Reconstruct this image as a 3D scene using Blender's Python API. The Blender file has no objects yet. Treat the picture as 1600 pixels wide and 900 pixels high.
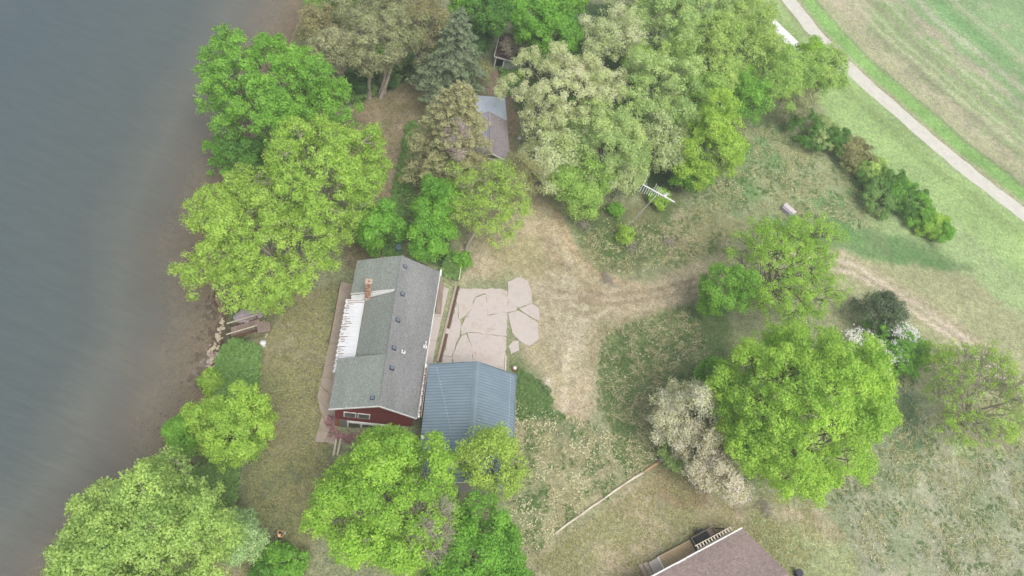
import bpy, math, random
import numpy as np
from mathutils import Matrix, Vector
random.seed(7)
R_ = math.radians
scene = bpy.context.scene
C = scene.collection
# ------------------------------------------------------------------ camera
F = 1150.; NX, NY = -268., 686.; H = 70.
PH = math.atan2(-NX, NY); PT = math.atan2(F, math.hypot(NX, NY))      # roll and pitch of the drone camera
cam = bpy.data.objects.new('camera', bpy.data.cameras.new('camera')); C.objects.link(cam); scene.camera = cam
cam.data.sensor_width = 36.; cam.data.lens = 36. * F / 1600.; cam.data.clip_end = 9000.; cam.data.clip_start = .5
fw = Vector((0, math.cos(PT), -math.sin(PT))); dn = Vector((0, -math.sin(PT), -math.cos(PT))); ex = Vector((1, 0, 0))
cr = ex * math.cos(PH) - dn * math.sin(PH); cu = -ex * math.sin(PH) - dn * math.cos(PH)
cam.matrix_world = Matrix(((cr.x, cu.x, -fw.x, 0), (cr.y, cu.y, -fw.y, 0), (cr.z, cu.z, -fw.z, H), (0, 0, 0, 1)))
# ------------------------------------------------------------------ sky, sun, exposure
SUN_EL, SUN_AZ = 64., 140.        # azimuth measured clockwise from +Y
w = bpy.data.worlds.new('World'); scene.world = w; w.use_nodes = True
nt = w.node_tree; nt.nodes.clear()
sky = nt.nodes.new('ShaderNodeTexSky'); sky.sky_type = 'NISHITA'; sky.sun_disc = False
sky.sun_elevation = R_(SUN_EL); sky.sun_rotation = R_(SUN_AZ); sky.dust_density = 4.; sky.air_density = 1.; sky.ozone_density = 1.
hs = nt.nodes.new('ShaderNodeHueSaturation'); hs.inputs['Saturation'].default_value = .45; hs.inputs['Value'].default_value = 1.0
bg = nt.nodes.new('ShaderNodeBackground'); bg.inputs['Strength'].default_value = .15
wo = nt.nodes.new('ShaderNodeOutputWorld')
nt.links.new(sky.outputs[0], hs.inputs['Color']); nt.links.new(hs.outputs[0], bg.inputs['Color']); nt.links.new(bg.outputs[0], wo.inputs[0])
sl = bpy.data.lights.new('sun', 'SUN'); sl.energy = 1.5; sl.angle = R_(34); sl.color = (1, .98, .95)
so = bpy.data.objects.new('sun', sl); C.objects.link(so)
az = R_(SUN_AZ); el = R_(SUN_EL)
sd = Vector((math.sin(az) * math.cos(el), math.cos(az) * math.cos(el), math.sin(el)))
so.rotation_euler = sd.to_track_quat('Z', 'Y').to_euler(); so.location = (0, 60, 120)
scene.view_settings.view_transform = 'Standard'; scene.view_settings.look = 'None'
scene.view_settings.exposure = 0.4; scene.view_settings.gamma = 1.0
scene.cycles.max_bounces = 6; scene.cycles.transparent_max_bounces = 8; scene.cycles.volume_bounces = 1
HAZE = .0007

# ------------------------------------------------------------------ measuring: photo pixel -> place on the plane z
CAM = np.array([0, 0, H])
def P(x, y, z=0.):
    a, b = x - 800, y - 450
    u = a * math.cos(PH) + b * math.sin(PH); v = -a * math.sin(PH) + b * math.cos(PH)
    D = np.array([u, F * math.cos(PT) - v * math.sin(PT), -F * math.sin(PT) - v * math.cos(PT)])
    t = (z - H) / D[2]
    return np.array([D[0] * t, D[1] * t, z]), t
def P2(x, y, z=0.): return P(x, y, z)[0][:2]
HO = P2(592.5, 634, 5.); HA = R_(16)                 # main house origin, turn of its frame
eE = np.array([math.cos(HA), math.sin(HA)]); eN = np.array([-math.sin(HA), math.cos(HA)])
WATER = -4.2; LOW = -2.2
def sm(t): t = np.clip(t, 0, 1); return t * t * (3 - 2 * t)
SHORE_PX = [(640, -180), (560, -90), (478, -5), (452, 60), (415, 150), (372, 250), (345, 310), (318, 380), (322, 440), (340, 488), (330, 530), (322, 560), (322, 600), (288, 660), (276, 720), (284, 752), (230, 810), (170, 860), (120, 930), (60, 1020), (-40, 1150)]
SHORE = np.array([P2(x, y, WATER) for x, y in SHORE_PX])
SHORE = np.vstack([SHORE[0] + (SHORE[0] - SHORE[1]) * 60, SHORE, SHORE[-1] + (SHORE[-1] - SHORE[-2]) * 60])
def shore_dist(x, y):
    """signed distance to the shoreline, positive on land"""
    x = np.asarray(x, float); y = np.asarray(y, float)
    best = np.full(x.shape, 1e18); sgn = np.ones(x.shape)
    for (ax, ay), (bx, by) in zip(SHORE[:-1], SHORE[1:]):
        dx, dy = bx - ax, by - ay
        t = np.clip(((x - ax) * dx + (y - ay) * dy) / (dx * dx + dy * dy), 0, 1)
        qx, qy = x - ax - t * dx, y - ay - t * dy
        d = qx * qx + qy * qy
        c = dx * (y - ay) - dy * (x - ax)
        m = d < best
        best = np.where(m, d, best); sgn = np.where(m, np.where(c > 0, 1, -1), sgn)
    return np.sqrt(best) * sgn
def terrain(x, y):
    x = np.asarray(x, float); y = np.asarray(y, float)
    e = (x - HO[0]) * eE[0] + (y - HO[1]) * eE[1]
    land = LOW * (1 - sm((e + 3.6) / 7.4))
    d = shore_dist(x, y)
    bank = np.where(d > 0, WATER - .15 + (land - WATER + .15) * sm((d + .6) / 5.4), WATER - .28 + d * .09)
    return np.where(d > 4.8, land, np.maximum(bank, WATER - 6))
def G(x, y):
    """photo pixel -> point on the terrain"""
    z = 0.
    for _ in range(12):
        p = P2(x, y, z); z = z * .4 + .6 * float(terrain(p[0], p[1]))
    return np.array([p[0], p[1], float(terrain(p[0], p[1]))])

# ------------------------------------------------------------------ numpy noise
_rng = np.random.default_rng(5); _lat = _rng.random((257, 257))
def vn(x, y, s):
    x = np.asarray(x) / s + 1000.3; y = np.asarray(y) / s + 1000.7
    xi = np.floor(x).astype(int); yi = np.floor(y).astype(int); fx = sm(x - xi); fy = sm(y - yi)
    a = _lat[xi % 256, yi % 256]; b = _lat[(xi + 1) % 256, yi % 256]; c = _lat[xi % 256, (yi + 1) % 256]; d = _lat[(xi + 1) % 256, (yi + 1) % 256]
    return (a * (1 - fx) + b * fx) * (1 - fy) + (c * (1 - fx) + d * fx) * fy
def fbm(x, y, s, o=4):
    r = 0; a = .5; t = 0
    for k in range(o): r = r + a * vn(x + 17.1 * k, y - 9.7 * k, s); t += a; a *= .55; s *= .5
    return r / t
def lin(c):
    c = np.asarray(c, float) / 255.
    return np.where(c <= .04045, c / 12.92, ((c + .055) / 1.055) ** 2.4)

# ------------------------------------------------------------------ object helpers
def thing(name, label, cat, loc=(0, 0, 0), rz=0., group=None):
    o = bpy.data.objects.new(name, None); C.objects.link(o); o.empty_display_size = .3
    o.location = loc; o.rotation_euler = (0, 0, rz); o['label'] = label; o['category'] = cat
    if group: o['group'] = group
    return o
def tag(o, label=None, cat=None, group=None, kind=None):
    if label: o['label'] = label
    if cat: o['category'] = cat
    if group: o['group'] = group
    if kind: o['kind'] = kind
    return o
def link(name, me, mat=None, parent=None, loc=None, rz=0.):
    if mat is not None and not me.materials: me.materials.append(mat)
    o = bpy.data.objects.new(name, me); C.objects.link(o)
    if parent is not None: o.parent = parent
    if loc is not None: o.location = loc; o.rotation_euler = (0, 0, rz)
    return o
class MB:
    def __init__(s): s.v = []; s.f = []
    def add(s, vs, fs):
        n = len(s.v); s.v += [tuple(map(float, p)) for p in vs]; s.f += [tuple(i + n for i in f) for f in fs]; return s
    def box(s, x0, x1, y0, y1, z0, z1):
        return s.add([(x0, y0, z0), (x1, y0, z0), (x1, y1, z0), (x0, y1, z0), (x0, y0, z1), (x1, y0, z1), (x1, y1, z1), (x0, y1, z1)],
                     [(0, 3, 2, 1), (4, 5, 6, 7), (0, 1, 5, 4), (1, 2, 6, 5), (2, 3, 7, 6), (3, 0, 4, 7)])
    def prism(s, poly, z0, z1):
        """poly: ccw xy list, z0/z1 numbers or per-vertex lists"""
        n = len(poly); a = z0 if hasattr(z0, '__len__') else [z0] * n; b = z1 if hasattr(z1, '__len__') else [z1] * n
        vs = [(p[0], p[1], a[i]) for i, p in enumerate(poly)] + [(p[0], p[1], b[i]) for i, p in enumerate(poly)]
        return s.add(vs, [tuple(range(n - 1, -1, -1)), tuple(range(n, 2 * n))] + [(i, (i + 1) % n, n + (i + 1) % n, n + i) for i in range(n)])
    def slab(s, quad, t):
        """quad of 3d points thickened downward along z by t"""
        return s.add(list(quad) + [(p[0], p[1], p[2] - t) for p in quad], [tuple(range(len(quad))), tuple(range(2 * len(quad) - 1, len(quad) - 1, -1))] +
                     [(i, len(quad) + i, len(quad) + (i + 1) % len(quad), (i + 1) % len(quad)) for i in range(len(quad))])
    def bar(s, a, b, w, h=None):
        """rectangular bar from a to b"""
        h = h or w; a = Vector(a); b = Vector(b); d = (b - a).normalized()
        u = d.cross(Vector((0, 0, 1))); u = (u if u.length > 1e-3 else Vector((1, 0, 0))).normalized() * w / 2; v = u.cross(d).normalized() * h / 2
        vs = [p + i * u + j * v for p in (a, b) for i, j in ((-1, -1), (1, -1), (1, 1), (-1, 1))]
        return s.add(vs, [(0, 1, 2, 3), (7, 6, 5, 4), (0, 4, 5, 1), (1, 5, 6, 2), (2, 6, 7, 3), (3, 7, 4, 0)])
    def tube(s, pts, rs, n=8, cap=True):
        k0 = len(s.v)
        for i, p in enumerate(pts):
            p = Vector(p); d = (Vector(pts[min(i + 1, len(pts) - 1)]) - Vector(pts[max(i - 1, 0)])).normalized()
            u = d.cross(Vector((0, .13, 1))); u = (u if u.length > 1e-3 else Vector((1, 0, 0))).normalized(); v = d.cross(u)
            r = rs[i] if hasattr(rs, '__len__') else rs
            s.v += [tuple(p + r * (math.cos(2 * math.pi * j / n) * u + math.sin(2 * math.pi * j / n) * v)) for j in range(n)]
        for i in range(len(pts) - 1):
            for j in range(n):
                a = k0 + i * n + j; b = k0 + i * n + (j + 1) % n
                s.f.append((a, b, b + n, a + n))
        if cap: s.f.append(tuple(range(k0 + n - 1, k0 - 1, -1))); e = k0 + (len(pts) - 1) * n; s.f.append(tuple(range(e, e + n)))
        return s
    def ball(s, c, r, n=8, m=5, rz=None):
        rz = rz or r; k0 = len(s.v)
        for i in range(1, m):
            t = math.pi * i / m
            for j in range(n): s.v.append((c[0] + r * math.sin(t) * math.cos(2 * math.pi * j / n), c[1] + r * math.sin(t) * math.sin(2 * math.pi * j / n), c[2] + rz * math.cos(t)))
        s.v += [(c[0], c[1], c[2] + rz), (c[0], c[1], c[2] - rz)]; T = len(s.v) - 2
        for j in range(n):
            s.f.append((T, k0 + j, k0 + (j + 1) % n)); e = k0 + (m - 2) * n; s.f.append((T + 1, e + (j + 1) % n, e + j))
            for i in range(m - 2): a = k0 + i * n + j; b = k0 + i * n + (j + 1) % n; s.f.append((a, a + n, b + n, b))
        return s
    def mesh(s, name):
        me = bpy.data.meshes.new(name); me.from_pydata(s.v, [], s.f); me.validate(); return me
    def build(s, name, mat, parent=None, smooth=False, loc=None, rz=0.):
        me = s.mesh(name)
        if smooth: me.shade_smooth()
        return link(name, me, mat, parent, loc, rz)
def np_mesh(name, V, n, attr=None, smooth=False):
    """V: (k*n, 3) vertices of k separate n-gons"""
    V = np.ascontiguousarray(V, np.float32); k = len(V) // n
    me = bpy.data.meshes.new(name); me.vertices.add(len(V)); me.vertices.foreach_set('co', V.ravel())
    me.loops.add(k * n); me.loops.foreach_set('vertex_index', np.arange(k * n, dtype=np.int32))
    me.polygons.add(k); me.polygons.foreach_set('loop_start', np.arange(0, k * n, n, dtype=np.int32))
    me.update(calc_edges=True)
    if attr is not None:
        a = me.attributes.new('tint', 'FLOAT', 'POINT'); a.data.foreach_set('value', np.repeat(np.asarray(attr, np.float32), n))
    return me

# ------------------------------------------------------------------ materials
def new_mat(name):
    m = bpy.data.materials.new(name); m.use_nodes = True; nt = m.node_tree; b = nt.nodes['Principled BSDF']
    b.inputs['Specular IOR Level'].default_value = .25
    return m, nt, b
def rgb(nt, c):
    n = nt.nodes.new('ShaderNodeRGB'); n.outputs[0].default_value = (*[float(x) for x in c], 1); return n.outputs[0]
def noise(nt, scale, detail=4, rough=.6, coord='Object', stretch=None, rot=None):
    tc = nt.nodes.new('ShaderNodeTexCoord'); n = nt.nodes.new('ShaderNodeTexNoise'); out = tc.outputs[coord]
    if stretch:
        mp = nt.nodes.new('ShaderNodeMapping'); mp.inputs['Scale'].default_value = stretch
        if rot: mp.inputs['Rotation'].default_value = rot
        nt.links.new(out, mp.inputs[0]); out = mp.outputs[0]
    nt.links.new(out, n.inputs['Vector']); n.inputs['Scale'].default_value = scale; n.inputs['Detail'].default_value = detail; n.inputs['Roughness'].default_value = rough
    return n.outputs['Fac']
def ramp(nt, fac, stops):
    r = nt.nodes.new('ShaderNodeValToRGB'); nt.links.new(fac, r.inputs[0]); e = r.color_ramp.elements
    while len(e) < len(stops): e.new(.5)
    for k, (p, c) in enumerate(stops): e[k].position = p; e[k].color = (*[float(x) for x in c], 1) if hasattr(c, '__len__') else (c, c, c, 1)
    return r.outputs[0]
def mix(nt, a, b, fac=.5, mode='MIX'):
    m = nt.nodes.new('ShaderNodeMix'); m.data_type = 'RGBA'; m.blend_type = mode
    for s, v in ((m.inputs[6], a), (m.inputs[7], b)):
        if isinstance(v, bpy.types.NodeSocket): nt.links.new(v, s)
        else: s.default_value = (*[float(x) for x in v], 1) if hasattr(v, '__len__') else (v, v, v, 1)
    if isinstance(fac, bpy.types.NodeSocket): nt.links.new(fac, m.inputs[0])
    else: m.inputs[0].default_value = fac
    return m.outputs[2]
def bump(nt, b, h, strength=.4, dist=.05):
    n = nt.nodes.new('ShaderNodeBump'); n.inputs['Strength'].default_value = strength; n.inputs['Distance'].default_value = dist
    nt.links.new(h, n.inputs['Height']); nt.links.new(n.outputs[0], b.inputs['Normal'])
def simple(name, c, var=.25, scale=3., rough=.8, fine=None, bmp=.25, stretch=None, dirt=None, dscale=.6, metal=0.):
    """weathered paint/wood/stone: base colour broken by coarse and fine noise, optional dirt colour"""
    m, nt, b = new_mat(name); c = lin(c)
    f = noise(nt, scale, 5, .65, stretch=stretch)
    col = ramp(nt, f, [(.28, c * (1 - var)), (.72, np.minimum(c * (1 + var), .95))])
    if fine: col = mix(nt, col, ramp(nt, noise(nt, fine, 2, .7), [(.3, .55), (.7, 1.)]), .6, 'MULTIPLY')
    if dirt is not None: col = mix(nt, col, lin(dirt), ramp(nt, noise(nt, dscale, 6, .7), [(.5, 0.), (.7, .8)]))
    nt.links.new(col, b.inputs['Base Color']); b.inputs['Roughness'].default_value = rough; b.inputs['Metallic'].default_value = metal
    if bmp: bump(nt, b, f, bmp, .02)
    return m
LEAF_GAIN = 1.62
def leaf_mat(name, c, dark=None, trans=.35, rough=.55):
    """leaf colours run from dark (tint 0) to c (tint 1); thin leaves let light through"""
    m, nt, b = new_mat(name); c = lin(c); dark = c * .55 if dark is None else lin(dark)
    c = np.minimum(c * LEAF_GAIN, .8); dark = np.minimum(dark * LEAF_GAIN * 1.1, .8)
    a = nt.nodes.new('ShaderNodeAttribute'); a.attribute_name = 'tint'
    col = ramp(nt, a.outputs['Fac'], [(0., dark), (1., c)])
    oi = nt.nodes.new('ShaderNodeObjectInfo'); col = mix(nt, col, ramp(nt, oi.outputs['Random'], [(0., (.93, .98, .9)), (.5, (1., 1., 1.)), (1., (1.1, 1.02, 1.12))]), 1., 'MULTIPLY')
    nt.links.new(col, b.inputs['Base Color']); b.inputs['Roughness'].default_value = rough; b.inputs['Specular IOR Level'].default_value = .3
    t = nt.nodes.new('ShaderNodeBsdfTranslucent'); nt.links.new(mix(nt, col, (1., 1., .55), 1., 'MULTIPLY'), t.inputs['Color'])
    mx = nt.nodes.new('ShaderNodeMixShader'); mx.inputs[0].default_value = trans
    nt.links.new(b.outputs[0], mx.inputs[1]); nt.links.new(t.outputs[0], mx.inputs[2]); nt.links.new(mx.outputs[0], nt.nodes['Material Output'].inputs[0])
    return m
M = {}
M['bark'] = simple('bark', (112, 102, 90), .4, 6., .9, stretch=(1, 1, .2))
M['palebark'] = simple('pale_bark', (168, 158, 145), .3, 6., .9, stretch=(1, 1, .2))
M['greybark'] = simple('grey_bark', (135, 124, 112), .3, 6., .9, stretch=(1, 1, .2))
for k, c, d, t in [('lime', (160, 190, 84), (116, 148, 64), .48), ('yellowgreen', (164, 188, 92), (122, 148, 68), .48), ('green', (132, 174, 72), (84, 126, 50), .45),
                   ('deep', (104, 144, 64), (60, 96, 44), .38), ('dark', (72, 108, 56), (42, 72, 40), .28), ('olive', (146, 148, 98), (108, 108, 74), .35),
                   ('bud', (158, 162, 120), (112, 116, 84), .32), ('cream', (210, 214, 166), (150, 164, 108), .45), ('flower', (226, 222, 182), (164, 166, 124), .45), ('sage', (172, 194, 128), (114, 142, 86), .45),
                   ('palegreen', (166, 190, 108), (114, 142, 76), .45), ('silver', (164, 186, 134), (112, 138, 90), .35), ('spruce', (118, 130, 100), (74, 88, 66), .15),
                   ('yellowspruce', (144, 146, 100), (94, 98, 68), .15), ('juniper', (100, 114, 82), (64, 78, 58), .2), ('blossom', (240, 236, 232), (210, 200, 204), .3),
                   ('ivy', (120, 148, 84), (82, 112, 60), .35), ('red_leaf', (150, 112, 112), (112, 84, 86), .2)]:
    M[k] = leaf_mat('leaf_' + k, c, d, t)
M['pinkbark'] = simple('pinkish_dead_bark', (196, 178, 172), .15, 6., .9)
M['white'] = simple('white_paint', (225, 224, 222), .06, 2., .6, dirt=(190, 182, 172), dscale=1.4, bmp=.05)
M['brick'] = None

# ------------------------------------------------------------------ GROUND: one sheet, colour zones laid out on the land
def axis(lo, hi, step, far):
    a = list(np.arange(lo, hi + 1e-6, step)); s = step; x = a[-1]
    while x < far: s *= 1.35; x += s; a.append(x)
    s = step; x = a[0]; pre = []
    while x > -far: s *= 1.35; x -= s; pre.append(x)
    return np.array(pre[::-1] + a)
gx = axis(-50, 78, .42, 3500.); gy = axis(-3, 150, .42, 3500.)
X, Y = np.meshgrid(gx, gy); Z = terrain(X, Y)
DSH = shore_dist(X, Y)
rough_n = (fbm(X, Y, 7.) - .5) * .25 + (fbm(X, Y, 1.3, 2) - .5) * .07
near_b = np.zeros_like(X)
def pip_sd(poly, X, Y):
    """signed distance, positive inside"""
    best = np.full(X.shape, 1e18); ins = np.zeros(X.shape, bool); n = len(poly)
    for i in range(n):
        ax, ay = poly[i]; bx, by = poly[(i + 1) % n]; dx, dy = bx - ax, by - ay
        t = np.clip(((X - ax) * dx + (Y - ay) * dy) / (dx * dx + dy * dy + 1e-9), 0, 1)
        best = np.minimum(best, (X - ax - t * dx) ** 2 + (Y - ay - t * dy) ** 2)
        if dy: ins ^= ((ay > Y) != (by > Y)) & (X < (bx - ax) * (Y - ay) / dy + ax)
    return np.where(ins, 1, -1) * np.sqrt(best)
def line_d(pts, X, Y):
    best = np.full(X.shape, 1e18)
    for (ax, ay), (bx, by) in zip(pts[:-1], pts[1:]):
        dx, dy = bx - ax, by - ay; t = np.clip(((X - ax) * dx + (Y - ay) * dy) / (dx * dx + dy * dy + 1e-9), 0, 1)
        best = np.minimum(best, (X - ax - t * dx) ** 2 + (Y - ay - t * dy) ** 2)
    return np.sqrt(best)
def gp(pts): return [tuple(G(x, y)[:2]) for x, y in pts]
wob = (fbm(X, Y, 3.2) - .5); wob2 = (fbm(X + 50, Y, .9, 3) - .5)
COL = np.zeros(X.shape + (3,)); COL[:] = lin((148, 150, 110)); MESS = np.full(X.shape, .5)
def zone(pts, c, soft=1., jag=3., a=1., mess=None, c2=None):
    global COL, MESS
    d = pip_sd(gp(pts), X, Y) + wob * jag * 2 + wob2 * jag * .8
    f = sm(d / soft + .5) * a
    cc = lin(c)[None, None, :] * np.ones(X.shape + (1,))
    if c2 is not None: g = sm((fbm(X + 31, Y + 77, 4.) - .35) / .3)[..., None]; cc = cc * (1 - g) + lin(c2) * g
    COL = COL * (1 - f[..., None]) + cc * f[..., None]
    if mess is not None: MESS = MESS * (1 - f) + mess * f
def stroke(pts, width, c, soft=.4, jag=.3, a=1.):
    global COL
    f = sm((width / 2 - line_d(gp(pts), X, Y) + wob2 * jag * 2) / soft + .5) * a
    COL = COL * (1 - f[..., None]) + lin(c) * f[..., None]
# lawns and meadows (outlines measured on the land)
zone([(1190, -120), (2300, -120), (2300, 1200), (1250, 1200), (1300, 400), (1280, 100)], (158, 176, 118), 2, 2, mess=.3)
zone([(400, 470), (540, 440), (520, 600), (520, 700), (480, 960), (300, 960), (365, 800), (400, 600)], (146, 138, 102), 1, 1, mess=.35, c2=(128, 130, 90))
zone([(530, 200), (560, 160), (640, 130), (690, 120), (660, 200), (640, 260), (610, 320), (560, 300)], (152, 136, 106), 1, .6, mess=.5, c2=(132, 122, 88))
zone([(540, 330), (620, 330), (600, 420), (540, 420)], (128, 116, 88), 1, 1)
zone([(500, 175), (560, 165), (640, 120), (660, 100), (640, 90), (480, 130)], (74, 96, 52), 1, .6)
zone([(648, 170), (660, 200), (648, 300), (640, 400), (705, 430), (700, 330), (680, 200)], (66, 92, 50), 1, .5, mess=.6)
zone([(735, 110), (800, 110), (812, 180), (800, 230), (850, 260), (850, 330), (790, 300), (740, 160)], (146, 128, 104), 1, .6, mess=.3)
zone([(720, 400), (760, 330), (830, 285), (870, 320), (905, 395), (930, 425), (1000, 445), (1100, 405), (1140, 400), (1150, 450), (1030, 482), (950, 515), (935, 560), (935, 640), (920, 700), (860, 640), (850, 600), (815, 545), (840, 480), (800, 430), (720, 435)], (186, 170, 136), 1.6, 1., mess=.35, c2=(172, 160, 124))
zone([(840, 440), (900, 430), (920, 520), (900, 600), (860, 560)], (188, 176, 146), 2, 2, a=.6)
zone([(760, 380), (850, 360), (860, 430), (780, 430)], (164, 154, 110), 2, 2, a=.7)
stroke([(865, 325), (885, 375), (925, 425), (1000, 452)], 1.0, (178, 154, 118), .8, .4, .7)
zone([(880, 320), (1060, 320), (1080, 360), (1070, 395), (1000, 420), (940, 425), (905, 385)], (96, 112, 66), 1.2, 1.2, mess=.9, c2=(124, 124, 84))
zone([(1030, 350), (1110, 310), (1180, 330), (1140, 390), (1080, 400), (1010, 420)], (158, 150, 114), 1.2, 1.5, mess=.8, c2=(140, 140, 96))
zone([(1040, 370), (1080, 365), (1085, 395), (1045, 400)], (160, 142, 116), .8, 1., mess=.8)
zone([(1130, 180), (1240, 200), (1340, 270), (1360, 350), (1240, 350), (1150, 330), (1080, 320)], (112, 142, 84), 1.5, 2.5, mess=.9, c2=(146, 152, 108))
zone([(1190, 335), (1330, 350), (1440, 375), (1520, 420), (1470, 428), (1380, 410), (1300, 395), (1220, 365)], (104, 138, 80), 1.4, 1.2, mess=.5, c2=(122, 144, 92))
zone([(1290, 395), (1400, 415), (1520, 430), (1600, 500), (1800, 650), (1800, 900), (1500, 700), (1400, 600), (1280, 500)], (166, 166, 120), 1.5, 1.5, mess=.4)
zone([(945, 515), (1080, 480), (1140, 480), (1180, 760), (1080, 780), (1000, 730), (950, 680), (935, 600)], (96, 116, 68), 1.5, 1.5, mess=.8, c2=(124, 134, 86))
zone([(806, 560), (850, 590), (870, 640), (940, 680), (1010, 720), (980, 770), (870, 840), (820, 900), (780, 960), (800, 700)], (136, 140, 98), 1.2, 1.5, mess=1., c2=(158, 152, 114))
zone([(808, 575), (855, 610), (862, 650), (810, 655)], (104, 130, 70), 1, 1., mess=.7)
zone([(820, 880), (900, 815), (1025, 735), (1120, 770), (1300, 800), (1340, 860), (1370, 1050), (800, 1050)], (168, 154, 122), 1.0, .8, mess=.35, c2=(152, 148, 108))
zone([(1190, 820), (1330, 840), (1380, 960), (1200, 960)], (150, 160, 108), 3, 2, mess=.3, a=.8)
zone([(1020, 730), (1100, 760), (1120, 790), (1050, 800), (1000, 770)], (150, 130, 98), 1.5, 1.5, a=.8)
zone([(1300, 560), (1440, 600), (1500, 700), (1700, 700), (1700, 1000), (1400, 1000), (1330, 850), (1280, 780)], (138, 146, 108), 1.5, 2.5, mess=1., c2=(160, 160, 128))
zone([(1400, 600), (1450, 620), (1440, 720), (1400, 700)], (96, 118, 78), 2, 2, mess=.9)
# the two-wheel track to the right
stroke([(1130, 430), (1240, 405), (1320, 408), (1390, 450), (1470, 500), (1540, 555), (1700, 690)], 3.4, (180, 166, 134), 1.2, .8, .75)
for off in (0, 14):
    stroke([(1000, 470 + off), (1120, 425 + off), (1240, 398 + off), (1330, 412 + off), (1400, 456 + off), (1470, 502 + off), (1540, 556 + off), (1700, 690 + off)], .6, (206, 190, 166), .4, .4, .9)
    stroke([(870, 455 + off), (960, 462 + off), (1040, 452 + off), (1110, 430 + off)], .5, (150, 132, 104), .4, .4, .85)
stroke([(880, 560), (860, 500), (855, 440), (860, 380), (845, 320)], .5, (168, 150, 118), .5, .5, .5)
stroke([(905, 560), (895, 500), (890, 450), (890, 400)], .5, (200, 186, 156), .5, .5, .5)
zone([(845, 590), (862, 585), (868, 600), (850, 612)], (206, 190, 164), .6, .5)
zone([(880, 620), (915, 625), (905, 655), (880, 645)], (186, 164, 142), 1., 1., a=.7)
for off in (6, 22):
    stroke([(1000, 470 + off), (1120, 427 + off), (1240, 398 + off), (1330, 412 + off), (1400, 456 + off), (1470, 502 + off), (1540, 556 + off), (1700, 690 + off)], .4, (150, 138, 108), .4, .4, .6)
for pts_, w__, c__ in (([(835, 310), (850, 380), (905, 440), (990, 468), (1080, 446)], .5, (158, 138, 106)), ([(850, 420), (930, 470), (1030, 468), (1110, 440)], .35, (206, 190, 158)), ([(845, 470), (900, 490), (980, 490), (1060, 466), (1120, 446)], .5, (156, 140, 110)), ([(930, 600), (925, 530), (980, 500), (1060, 478)], .4, (158, 142, 108)), ([(880, 640), (885, 560), (905, 505), (960, 480)], .45, (208, 192, 162)), ([(760, 440), (820, 420), (850, 360)], .4, (160, 148, 110))):
    stroke(pts_, w__, c__, .4, .5, .7)
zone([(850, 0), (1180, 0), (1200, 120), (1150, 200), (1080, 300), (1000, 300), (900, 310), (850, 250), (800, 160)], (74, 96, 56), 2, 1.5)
zone([(930, 440), (1010, 452), (1100, 412), (1150, 405), (1150, 445), (1040, 478), (960, 500)], (186, 170, 138), 1., .5, a=.7)
for off in (0, 13): stroke([(900, 452 + off), (960, 462 + off), (1040, 450 + off), (1120, 424 + off)], .45, (156, 138, 110), .4, .3, .8)
# road verges and field
ROAD_PX = [(1146, -110), (1190, -50), (1229, -5), (1250, 23), (1276, 55), (1311, 93), (1352, 131), (1402, 173), (1450, 216), (1494, 239 + 15), (1551, 297), (1600, 335), (1660, 380), (1760, 455), (1900, 560)]
ROAD = np.array(gp(ROAD_PX))
rd = line_d([tuple(p) for p in ROAD], X, Y)
# signed side of the road (positive = field side)
RS = np.zeros_like(X); best = np.full(X.shape, 1e18)
ext = np.vstack([ROAD[0] + (ROAD[0] - ROAD[1]) * 100, ROAD, ROAD[-1] + (ROAD[-1] - ROAD[-2]) * 100])
for (ax, ay), (bx, by) in zip(ext[:-1], ext[1:]):
    dx, dy = bx - ax, by - ay; t = np.clip(((X - ax) * dx + (Y - ay) * dy) / (dx * dx + dy * dy), 0, 1)
    d = np.hypot(X - ax - t * dx, Y - ay - t * dy); c = dx * (Y - ay) - dy * (X - ax)
    m = d < best; best = np.where(m, d, best); RS = np.where(m, np.where(c > 0, d, -d), RS)
def band(lo, hi, c, soft=.6, jag=.5, a=1., mess=None):
    global COL, MESS
    d = RS + wob * jag * 2 + wob2 * jag
    f = sm((d - lo) / soft + .5) * sm((hi - d) / soft + .5) * a
    COL = COL * (1 - f[..., None]) + lin(c) * f[..., None]
    if mess is not None: MESS = MESS * (1 - f) + mess * f
band(-11, -2, (154, 178, 108), 2, 1., .8, .3)
band(-5.5, -3.5, (138, 158, 92), 1, .5, .6)
band(1.3, 60000, (166, 164, 124), .5, .2, 1., .4)
band(2.4, 5.4, (136, 172, 94), .8, .35, 1., .2)
band(5.2, 5.9, (116, 136, 86), .4, .3, .7)
band(12, 60000, (142, 164, 104), 4, 5, .8, .4)
band(22, 60000, (132, 162, 108), 5, 6, .7)
for c_, w_, col in ((9.5, .7, (178, 168, 140)), (11.5, .5, (140, 134, 112)), (13.2, .4, (196, 192, 156)), (15.2, .35, (196, 196, 160)), (17.3, .6, (150, 144, 120)), (20, .5, (186, 186, 150)), (23, 1.2, (170, 164, 134)), (27, .8, (184, 178, 150)), (31, 1.5, (104, 150, 84)), (35, .8, (180, 180, 140))):
    band(c_ - w_, c_ + w_, col, .5, .7, .55 * 1.)
blot = sm((fbm(X + 9, Y + 3, 6.) - .55) / .15) * (RS > 8)
COL = COL * (1 - .5 * blot[..., None]) + lin((184, 168, 142)) * .5 * blot[..., None]
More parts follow.
